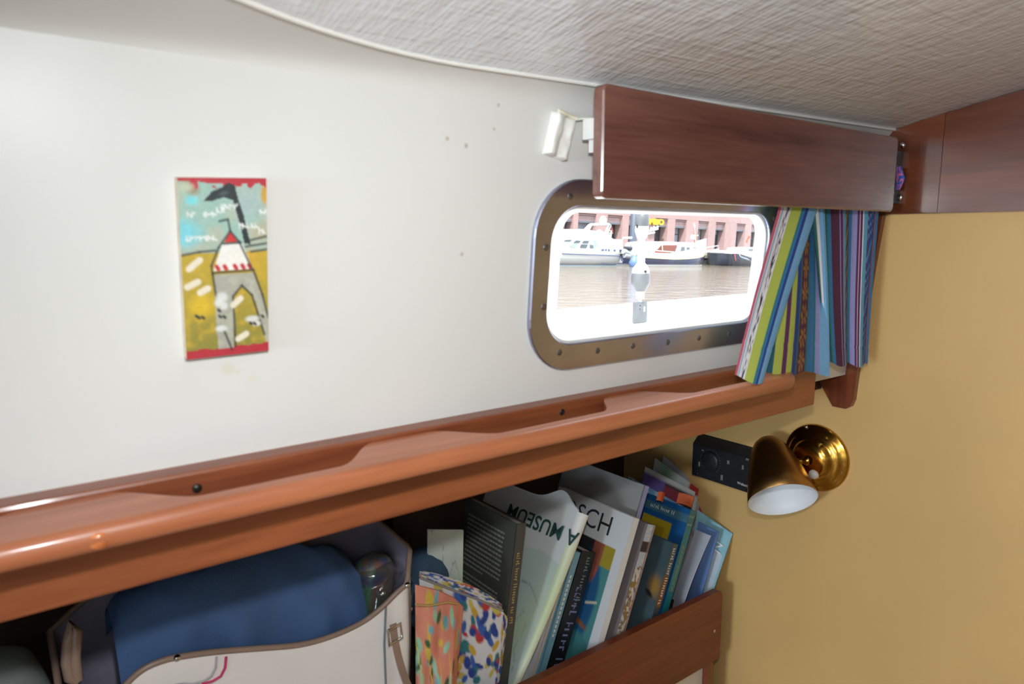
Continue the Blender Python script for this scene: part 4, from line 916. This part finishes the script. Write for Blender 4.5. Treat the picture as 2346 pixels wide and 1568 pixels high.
obj('lower_rod', lat([(667, 10), (684, 10), (686, 4), (692, 4)]), tb_white, tbk)
cpn = obj('chainplate', MB().rbox((tx - 22 * pxm, TY - 4 * pxm, -.1818), (tx + 23 * pxm, TY + 4 * pxm, zz_(691)), .003), tb_grey, tbk)
for du, v in ((11, 706), (11, 712), (-3, 700), (-4, 708)):
    obj('hole', MB().lathe((tx + du * pxm, TY - 4.2 * pxm, zz_(v)), (0, -1, 0), [(0, (3 if du > 0 else 1.8) * pxm), (.0004, 0)], 12), tb_white if du > 0 else dark_metal, cpn)

# ------------------------------------------------------------------ outside: harbour across the water (level with gravity; our boat heels a little)
RO = Matrix.Rotation(math.radians(2.0), 3, FH)
OX = ray(1500, 610); OX = OX * (40.0 / OX.dot(FW))
ME = Matrix.Translation(OX) @ RO.to_4x4(); MEI = ME.inverted()
def ep(u, v, c):                           # pixel -> point (x, c, z) in the harbour frame
    o = MEI @ Vector((0, 0, 0)); d = MEI.to_3x3() @ ray(u, v); t = (c - o.y) / d.y; return o + d * t
def ething(name, lx, ly, lz, label, cat, group=None):
    return thing(name, ME @ Vector((lx, ly, lz)), label, cat, group, RO)
def eobj(name, mb, mat, parent):           # mb in harbour frame
    m2 = MB(); m2.v = [tuple(ME @ Vector(p)) for p in mb.v]; m2.f = mb.f; m2.smooth = mb.smooth; m2.c = mb.c
    return obj(name, m2, mat, parent)
def water_mat():
    m, nt, b = nodes('harbour_water'); N = nt.nodes; L = nt.links
    b.inputs['Base Color'].default_value = rgb(112, 103, 88); b.inputs['Roughness'].default_value = .04; b.inputs['IOR'].default_value = 1.33; b.inputs['Specular IOR Level'].default_value = .8
    tc = N.new('ShaderNodeTexCoord'); mp = N.new('ShaderNodeMapping'); mp.inputs['Scale'].default_value = (1, 1.6, 1); L.new(tc.outputs['Object'], mp.inputs[0])
    n = N.new('ShaderNodeTexNoise'); n.inputs['Scale'].default_value = 1.6; n.inputs['Detail'].default_value = 5; n.inputs['Roughness'].default_value = .6; L.new(mp.outputs[0], n.inputs[0])
    bp = N.new('ShaderNodeBump'); bp.inputs['Strength'].default_value = 1.0; bp.inputs['Distance'].default_value = .075; L.new(n.outputs['Fac'], bp.inputs['Height']); L.new(bp.outputs[0], b.inputs['Normal'])
    return m
m = MB(); m.add([(-90, -60, 0), (120, -60, 0), (120, 3.2, 0), (-90, 3.2, 0)], [(0, 1, 2, 3)])
wt = eobj('water', m, water_mat(), None); wt['kind'] = 'structure'; wt['label'] = 'glittering harbour water between the boats'
def brick_mat():
    m, nt, b = nodes('brick_pink'); N = nt.nodes; L = nt.links
    tc = N.new('ShaderNodeTexCoord'); mp = N.new('ShaderNodeMapping'); mp.inputs['Rotation'].default_value = (math.radians(90), 0, 0); L.new(tc.outputs['Object'], mp.inputs[0])
    br = N.new('ShaderNodeTexBrick'); br.inputs['Scale'].default_value = 4; br.inputs['Color1'].default_value = rgb(146, 120, 117); br.inputs['Color2'].default_value = rgb(138, 110, 108); br.inputs['Mortar'].default_value = rgb(152, 136, 132)
    br.inputs['Mortar Size'].default_value = .02; L.new(mp.outputs[0], br.inputs[0]); L.new(br.outputs[0], b.inputs['Base Color']); b.inputs['Roughness'].default_value = .9
    return m
brickm = brick_mat(); brick_pan = pbr('brick_soldier', rgb(140, 117, 117), .9, var=.14, vs=2.2, stretch=(4, 1, .4)); brick_cut = pbr('brick_dark_edge', rgb(109, 86, 86), .9)
lintel = pbr('lintel_steel', rgb(85, 89, 98), .5); glassd = pbr('shop_glass', rgb(51, 57, 67), .08, var=.3, vs=.7); blind = pbr('window_blind', rgb(128, 134, 146), .6, var=.08, vs=1, stretch=(6, 1, .2)); frame_d = pbr('window_frame_dark', rgb(44, 48, 54), .4)
stone = pbr('quay_stone', rgb(143, 136, 128), .8, var=.1, vs=2); pont = pbr('pontoon_dark', rgb(54, 57, 64), .7, var=.2, vs=2)
FC = 9.0                                   # facade plane
zg = 0.9
zl = ep(1345, 506, FC).z; zp_ = ep(1345, 493, FC).z; zp2 = ep(1345, 489, FC).z; ztop = zl + 9.0
bld = ething('brick_building', ep(1500, 560, FC).x, FC, zg, 'pink brick shop building with tall windows across the harbour', 'building')
OPN = [(1268, 1285), (1290, 1312), (1323, 1364), (1390, 1424), (1439, 1462), (1499, 1528), (1545, 1571), (1598, 1622), (1638, 1660), (1686, 1706), (1720, 1742), (1764, 1786), (1800, 1820)]
OPN = [(ep(a, 545, FC).x, ep(b, 545, FC).x) for a, b in OPN]
x_ = OPN[0][0] - 1.3
while x_ > OPN[0][0] - 1e9 and len(OPN) < 34:                # the facade runs on to the left, out of view
    OPN.insert(0, (x_ - 1.7, x_)); x_ -= 1.7 + (1.2 if len(OPN) % 2 else 2.2)
NL = len(OPN) - 13
xL, xR = OPN[0][0] - 3, OPN[-1][1] + 25
m = MB(); m.box((xL, FC, zp2), (xR, FC + 1.0, ztop)); eobj('upper_wall', m, brickm, bld)
m = MB(); m.box((xL, FC + .9, zg), (xR, FC + 1.2, zp2)); eobj('inner_wall', m, frame_d, bld)
prev = xL
for k, (a, b) in enumerate(OPN + [(xR, xR)]):
    m = MB(); m.box((prev, FC, zg - .6), (a, FC + .9, zp2 - .005)); pil = eobj('pillar', m, brickm, bld)
    if a - prev > 1.6 and k: mid = prev + (a - prev) * .42; eobj('expansion_joint', MB().box((mid, FC - .02, zg - .6), (mid + .10, FC + .01, ztop)), brick_cut, pil)
    prev = b
    if k == len(OPN): break
    m = MB(); m.box((a, FC + .18, zl), (b, FC + .5, zp_)); pn = eobj('brick_panel', m, brick_pan, bld)
    eobj('panel_course', MB().box((a, FC + .10, zp_), (b, FC + .5, zp2 - .05)), brickm, pn)
    eobj('panel_painted_shadow', MB().box((a, FC + .17, zp_ - .06), (b, FC + .19, zp_)), brick_cut, pn)  # solid dark strip stands in for the shade under the panel course
    eobj('lintel', MB().box((a, FC + .16, zl - .14), (b, FC + .6, zl)), lintel, bld)
    w_ = eobj('window', MB().box((a + .03, FC + .70, zg), (a + .09, FC + .80, zl - .14)).box((b - .09, FC + .70, zg), (b - .03, FC + .80, zl - .14)).box((a + .09, FC + .70, zg + 1.1), (b - .09, FC + .78, zg + 1.16)), frame_d, bld)
    k0 = k - NL; dark = k0 in (3, 4, 5, 9, 10) or (k0 < 0 and k % 3 == 0)
    eobj('pane', MB().box((a + .09, FC + .74, zg), (b - .09, FC + .76, zl - .14)), glassd if dark else blind, w_)
    if k0 == 8: eobj('door_leaf', MB().box(((a + b) / 2, FC + .72, zg), (b - .1, FC + .735, zl - .5)), glassd, w_)
    if k0 == 3:
        for z_ in (.55, .72): eobj('ceiling_lamp_row', MB().box((a + .2, FC + .69, zl - z_ - .06), (b - .2, FC + .70, zl - z_)), pbr('tube_light%d' % int(z_ * 100), rgb(250, 230, 190), .5), w_)
yel = pbr('sign_yellow', rgb(182, 150, 15), .4)
p0, p1 = ep(1466, 508, FC), ep(1517, 508, FC); hs = abs(ep(1500, 501, FC).z - ep(1500, 515, FC).z)
sg = ething('shop_sign', (p0.x + p1.x) / 2, FC - .1, ep(1500, 516, FC).z, 'yellow shop letters with white script below on the brick wall', 'sign')
exw, ezw = RO @ Vector((1, 0, 0)), RO @ Vector((0, 0, 1))
pc_ = ep(1493, 509, FC); lettering('JUMBO', hs * 1.25, yel, ME @ Vector((pc_.x, FC - .12, pc_.z)), exw * 1.35, ezw, sg, depth=.05, bold=.03)
pc_ = ep(1495, 524, FC); e1 = (exw * math.cos(.22) + ezw * math.sin(.22)); e2 = (ezw * math.cos(.22) - exw * math.sin(.22))
lettering('idat', hs * 1.0, pbr('sign_white', rgb(250, 250, 250), .4), ME @ Vector((pc_.x, FC - .12, pc_.z)), e1 * 1.3, e2, sg, shear=.25, depth=.04, bold=.012)
a, b = ep(1483, 536, FC), ep(1497, 533, FC); eobj('underline', MB().tube([(a.x, FC - .1, a.z), (b.x, FC - .1, b.z)], .07, 6), print_white, sg)
m = MB(); m.box((xL, 3.2, -.6), (xR, FC + .2, zg)); qy = eobj('quay', m, stone, None); qy['kind'] = 'structure'; qy['label'] = 'pale stone quay in front of the brick building'
a = ep(1450, 545, 6); lp_ = ething('lamp_post', a.x, 6, zg, 'slate blue post on the quay behind the white cruiser', 'post')
eobj('post', MB().lathe((a.x, 6, zg), (0, 0, 1), [(0, .26), (3.9, .24), (3.95, .1)], 14), pbr('post_slate', rgb(67, 77, 93), .5), lp_)
eobj('lantern', MB().lathe((a.x, 6, zg + 3.95), (0, 0, 1), [(0, .18), (.2, .24), (1.0, .22), (1.1, .05)], 12), print_white, lp_)
m = MB(); a = ep(1430, 600, 1.6); b = ep(1480, 600, 1.6); c_ = ep(1640, 600, 1.6); d_ = ep(1700, 600, 1.6)
for lab, x0, x1 in (('dark floating pontoon between the white cruiser and the blue boat', a.x, b.x), ('dark floating pontoon between the blue boat and the black barge', c_.x, d_.x)):
    po = ething('pontoon', (x0 + x1) / 2, 2, 0, lab, 'pontoon', 'pontoons by the quay'); eobj('float', MB().box((x0, 2.8, -.1), (x1, 3.15, .35)), pont, po); eobj('deck', MB().box((x0, 2.75, .42), (x1, 3.15, .62)), stone, po); eobj('edge_beam', MB().box((x0, 2.78, .35), (x1, 2.9, .42)), pont, po)

# ------------------------------------------------------------------ boats
boat_w = pbr('boat_white', rgb(176, 176, 175), .3); navy = pbr('hull_navy', rgb(45, 51, 80), .18, var=.08, vs=.6); navy_line = pbr('stripe_navy', rgb(61, 73, 107), .3); cabin_glass = pbr('cabin_glass', rgb(67, 76, 82), .08, var=.2, vs=1); cabin_green = pbr('cabin_glass_green', rgb(128, 150, 143), .1); bar_cream = pbr('rubbing_cream', rgb(182, 172, 146), .4); orange = pbr('dodger_orange', rgb(165, 70, 36), .7); red_b = pbr('boot_red', rgb(124, 36, 44), .5); coal = pbr('hull_coal', rgb(38, 44, 57), .35, var=.1, vs=.8); wood_in = pbr('wheelhouse_wood', rgb(109, 58, 44), .5, var=.2, vs=3)
def loft(st, nseg=6):                      # st: (x, z_keel, z_sheer, half beam, y centre)
    V = []; ns = 2 * nseg + 1
    for x, zk, zs, hbm, yc in st:
        for k in range(ns):
            t = -1 + 2 * k / (ns - 1); s_ = math.copysign(1 - (1 - abs(t)) ** 2.4, t); V.append((x, yc + hbm * s_, zk + (zs - zk) * abs(t) ** 1.6))
    m = MB(); n = len(st); m.add(V, [(i*ns+k, i*ns+k+1, (i+1)*ns+k+1, (i+1)*ns+k) for i in range(n-1) for k in range(ns-1)], True)
    m.add([v_ for i in range(n) for v_ in (V[i*ns], V[i*ns+ns-1])], [(2*i, 2*i+1, 2*i+3, 2*i+2) for i in range(n-1)])
    m.add(V[:ns], [tuple(range(ns))]); m.add(V[-ns:], [tuple(range(ns))]); return m
def side(px, c, dep):                      # profile given by pixels on the plane y=c, extruded away by dep
    P = [ep(u, v, c) for u, v in px]; return MB().prism([(p.x, c, p.z) for p in P], (0, dep, 0))
def wire(px, c, r=.035): return MB().tube([ep(u, v, c) for u, v in px], r, 6)
# blue hulled cruiser
yb = 0.0; X = lambda u: ep(u, 580, yb).x; Zb = lambda u, v: ep(u, v, yb).z
bb = ething('motor_boat', X(1562), 1.2, 0, 'navy hulled cruiser with white cabin and orange side dodger', 'boat', 'boats moored along the quay')
st = []
for u, vt, hbm in [(1468, 592, .95), (1480, 592, 1.1), (1510, 594, 1.2), (1545, 596, 1.2), (1580, 595, 1.15), (1605, 593, 1.0), (1625, 590, .75), (1640, 586, .42), (1652, 582, .06)]:
    st.append((X(u) - (.5 if u > 1640 else 0)*0, -.25 if u < 1620 else -.25 + (u - 1620) / 32 * 1.0, Zb(u, vt), hbm, 1.2))
eobj('hull', loft(st), navy, bb)
st2 = [(x, zs + .02, zs + d_, h_ + .03, yc) for (x, zk, zs, h_, yc), d_ in zip(st, [.11, .11, .11, .12, .14, .16, .18, .2, .22])]
eobj('rubbing_strake', MB().add([p for x, z0, z1, h_, yc in st2 for p in ((x, yc - h_, z0), (x, yc - h_, z1), (x, yc + h_, z1), (x, yc + h_, z0))], [(4*i+k, 4*i+(k+1) % 4, 4*i+4+(k+1) % 4, 4*i+4+k) for i in range(len(st2)-1) for k in range(4)]), bar_cream, bb)
eobj('bulwark', MB().add([p for (x, z0, z1, h_, yc), d_ in zip(st2, [.22, .22, .24, .26, .36, .46, .56, .64, .7]) for p in ((x, yc - h_ + .03, z1), (x, yc - h_ + .06, z1 + d_), (x, yc + h_ - .06, z1 + d_), (x, yc + h_ - .03, z1))], [(4*i+k, 4*i+(k+1) % 4, 4*i+4+(k+1) % 4, 4*i+4+k) for i in range(len(st2)-1) for k in range(4)]), boat_w, bb)
eobj('waterline_stripe', loft([(x, zk, .07, h_ * .97 + .012, yc) for x, zk, zs, h_, yc in st[:7]]), boat_w, bb)
cy = .45
eobj('cabin', side([(1474, 592), (1476, 562), (1482, 557), (1500, 555), (1560, 555), (1590, 557), (1602, 560), (1604, 573), (1606, 590)], cy, 1.5), boat_w, bb)
cg = eobj('cockpit_opening', side([(1501, 578), (1516, 562), (1552, 562), (1546, 580)], cy - .03, .028), wood_in, bb)
eobj('orange_dodger', side([(1501, 576), (1502, 583), (1543, 585), (1546, 578)], cy - .06, .025), orange, bb)
for px in ([(1559, 579), (1562, 566), (1569, 566), (1569, 579)], [(1574, 580), (1574, 567), (1580, 567), (1581, 580)], [(1589, 575), (1590, 567), (1594, 567), (1594, 575)], [(1595, 576), (1595, 567), (1600, 568), (1601, 576)]):
    eobj('cabin_window', side(px, cy - .03, .028), cabin_glass, bb)
eobj('aft_screen', side([(1476, 574), (1484, 560), (1505, 559), (1492, 575)], cy - .03, .028), pbr('clear_screen', rgb(165, 150, 149), .15), bb)
for px in ([(1616, 572), (1618, 568), (1645, 563), (1646, 574)], [(1612, 577), (1646, 571)], [(1517, 562), (1518, 577)], [(1505, 575), (1545, 578)]): eobj('handrail', wire(px, .35), chrome if px[0][0] > 1600 else boat_w, bb)
eobj('mast', wire([(1594, 560), (1591, 520), (1590, 512)], 1.2, .05), boat_w, bb)
eobj('pennant', side([(1590, 518), (1594, 522), (1597, 545), (1596, 557), (1591, 556)], 1.2, .04), orange, bb)
eobj('crosstree', wire([(1584, 541), (1600, 540)], 1.2, .03), boat_w, bb)
eobj('searchlight', MB().lathe(ep(1584, 544, 1.2), (-.3, -1, 0), [(0, .06), (.1, .16), (.25, .17), (.26, 0)], 12), boat_w, bb)
f0 = ep(1453, 602, -.8); fd = ething('fender', f0.x, -.8, f0.z - .4, 'blue ball fender between the white cruiser and the navy boat', 'fender'); eobj('ball', MB().lathe(f0, (0, 0, -1), [(-.35, .04), (-.3, .16), (0, .3), (.3, .22), (.4, .04)], 14), pbr('fender_blue', rgb(80, 107, 150), .4), fd)
eobj('lanyard', MB().tube([f0 + Vector((0, 0, .35)), f0 + Vector((.1, .2, .9))], .03, 6), boat_w, fd)
# white cruiser on the left
yb2 = .2; X2 = lambda u: ep(u, 580, yb2).x; Z2 = lambda u, v: ep(u, v, yb2).z
wb = ething('motor_yacht', X2(1350), 1.6, 0, 'white flybridge motor cruiser with navy stripes', 'boat', 'boats moored along the quay')
st = [(X2(u), zk, Z2(u, vt), h_, 1.9) for u, vt, h_, zk in [(1150, 574, .2, .3), (1180, 575, .9, -.1), (1220, 577, 1.4, -.3), (1280, 579, 1.6, -.3), (1350, 581, 1.6, -.3), (1424, 583, 1.55, -.3), (1427, 583, 1.5, -.3)]]
eobj('hull', loft(st), boat_w, wb)
eobj('bathing_platform', MB().box((X2(1424), .5, .15), (X2(1436), 3.3, .42)), boat_w, wb)
hy = .27
for px in ([(1288, 580.5), (1424, 586), (1424, 588), (1288, 582.5)],): eobj('side_stripe', side(px, hy, .02), navy_line, wb)
eobj('quarter_stripe', side([(1421, 586), (1425, 586), (1429, 599), (1424, 599)], hy, .02), navy_line, wb)
eobj('lower_stripe', side([(1378, 603), (1436, 604), (1436, 605.3), (1378, 604.3)], hy, .02), navy_line, wb)
eobj('boot_top', side([(1230, 607), (1432, 608.5), (1432, 610), (1230, 608.5)], hy - .01, .03), pbr('boot_teal', rgb(88, 117, 136), .4), wb)
eobj('superstructure', side([(1200, 578), (1225, 566), (1262, 552), (1300, 543), (1330, 540), (1395, 540), (1400, 548), (1427, 549), (1426, 582)], .6, 2.6), boat_w, wb)
eobj('flybridge', side([(1300, 545), (1310, 537), (1325, 527), (1345, 526), (1382, 533), (1396, 536), (1397, 547)], .9, 2.0), boat_w, wb)
for px, mt in (([(1306, 564), (1313, 559), (1324, 560), (1319, 568), (1310, 567)], cabin_green), ([(1314, 557), (1320, 551), (1331, 552), (1327, 557)], cabin_glass), ([(1334, 557), (1338, 552), (1350, 552), (1347, 558)], cabin_glass), ([(1329, 568), (1332, 560), (1347, 561), (1343, 569)], cabin_glass), ([(1360, 569), (1361, 552), (1368, 553), (1368, 561), (1363, 569)], cabin_green), ([(1352, 569), (1352, 561), (1359, 562), (1359, 569)], cabin_glass), ([(1292, 553), (1296, 550), (1311, 549.5), (1306, 553.5)], cabin_glass)):
    eobj('cabin_window', side(px, .57, .028), mt, wb)
for px in ([(1377, 575), (1380, 571), (1384, 571), (1384, 575)], [(1386, 573), (1388, 571), (1391, 571), (1391, 574), (1388, 575)], [(1394, 571), (1397, 571), (1397, 576), (1394, 576)], [(1407, 572), (1410, 572), (1410, 576), (1407, 576)], [(1420, 572), (1426, 573), (1426, 577), (1420, 577)]):
    eobj('stripe_letter', side(px, .57, .028), navy_line, wb)
for px in ([(1340, 527), (1350, 516), (1352, 515), (1394, 514), (1399, 516), (1390, 537)], [(1346, 530), (1354, 517)], [(1386, 537), (1394, 516)], [(1372, 528), (1384, 536)], [(1369, 528), (1369, 540)], [(1322, 528), (1340, 528), (1332, 535)], [(1427, 546), (1447, 545)]):
    eobj('arch_rail', wire(px, 1.3, .07), boat_w, wb)
eobj('radome', MB().lathe(ep(1381, 508, 1.6), (0, 0, 1), [(-.25, .05), (-.2, .18), (.1, .22), (.3, .1), (.32, 0)], 14), boat_w, wb)
eobj('ensign', side([(1402, 519), (1405, 530), (1400, 541), (1396, 546), (1399, 535)], 1.6, .03), red_b, wb)
eobj('ensign_white_band', side([(1399, 530), (1402, 528), (1401, 545), (1406, 548), (1396, 547)], 1.58, .02), boat_w, wb)
# outboard and dinghy hanging at its stern
dg = ething('dinghy', ep(1445, 585, .1).x, .1, .5, 'small grey dinghy with outboard hung astern of the white cruiser', 'dinghy')
for px in ([(1428, 576), (1440, 580), (1458, 583)], [(1430, 585), (1445, 587), (1458, 586)]): eobj('tube', wire(px, .1, .15), pbr('dinghy_grey', rgb(150, 155, 161), .5), dg)
eobj('outboard', MB().rbox(tuple(ep(1434, 572, .1) + Vector((0, -.2, 0))), tuple(ep(1445, 565, .1) + Vector((0, .25, 0))), .08), pbr('outboard_black', rgb(46, 50, 60), .4), dg)
eobj('outboard_leg', MB().box(tuple(ep(1437, 588, .1)), tuple(ep(1441, 572, .1) + Vector((0, .15, 0)))), dark_metal, dg)
eobj('cover_ball', MB().lathe(ep(1449, 581, .1), (0, 0, 1), [(-.35, .02), (-.28, .22), (0, .34), (.25, .24), (.35, .02)], 14), pbr('cover_pale', rgb(150, 158, 163), .5), dg)
# dark barge on the right
X3 = lambda u: ep(u, 590, .3).x
kb = ething('barge', X3(1710), 1.5, 0, 'black steel barge with red stripe and white foredeck boat', 'boat', 'boats moored along the quay')
st = [(ep(u, 590, .3).x, -.2, ep(u, v, .3).z, h_, 1.5) for u, v, h_ in [(1671, 582, .25), (1676, 581, .7), (1684, 581, 1.0), (1695, 582, 1.15), (1720, 590, 1.2), (1760, 600, 1.2), (1800, 600, 1.2)]]
eobj('hull', loft(st), coal, kb)
eobj('red_stripe', side([(1681, 581), (1684.5, 581), (1687, 597), (1684.5, 598)], .42, .03), red_b, kb)
eobj('bow_cap', side([(1673, 580), (1683, 578.5), (1683, 581.5), (1673, 582)], .4, 2.0), boat_w, kb)
eobj('white_topsides', side([(1693, 583), (1710, 577), (1760, 576), (1760, 606), (1728, 600), (1697, 589)], .35, 2.2), boat_w, kb)
eobj('grey_sheer', side([(1694, 586), (1728, 597), (1728, 601), (1697, 590)], .32, .03), pbr('sheer_grey', rgb(128, 131, 139), .4), kb)
eobj('cabin', side([(1710, 578), (1714, 570), (1730, 568), (1760, 568), (1760, 578)], .6, 1.6), boat_w, kb)
eobj('cabin_window', side([(1715, 575), (1717, 571), (1727, 570), (1727, 576)], .57, .028), cabin_glass, kb)
eobj('flag', side([(1716, 540), (1720, 544), (1714, 549), (1712, 557), (1709, 556), (1712, 548)], 1.5, .04), orange, kb)

# ------------------------------------------------------------------ everything above was laid out about eye level: stand it on the cabin sole
for o in list(scene.objects):
    if o.parent is None and o.type in {'MESH', 'EMPTY'}:
        o.location.z += H
    if '_h' in o: del o['_h']
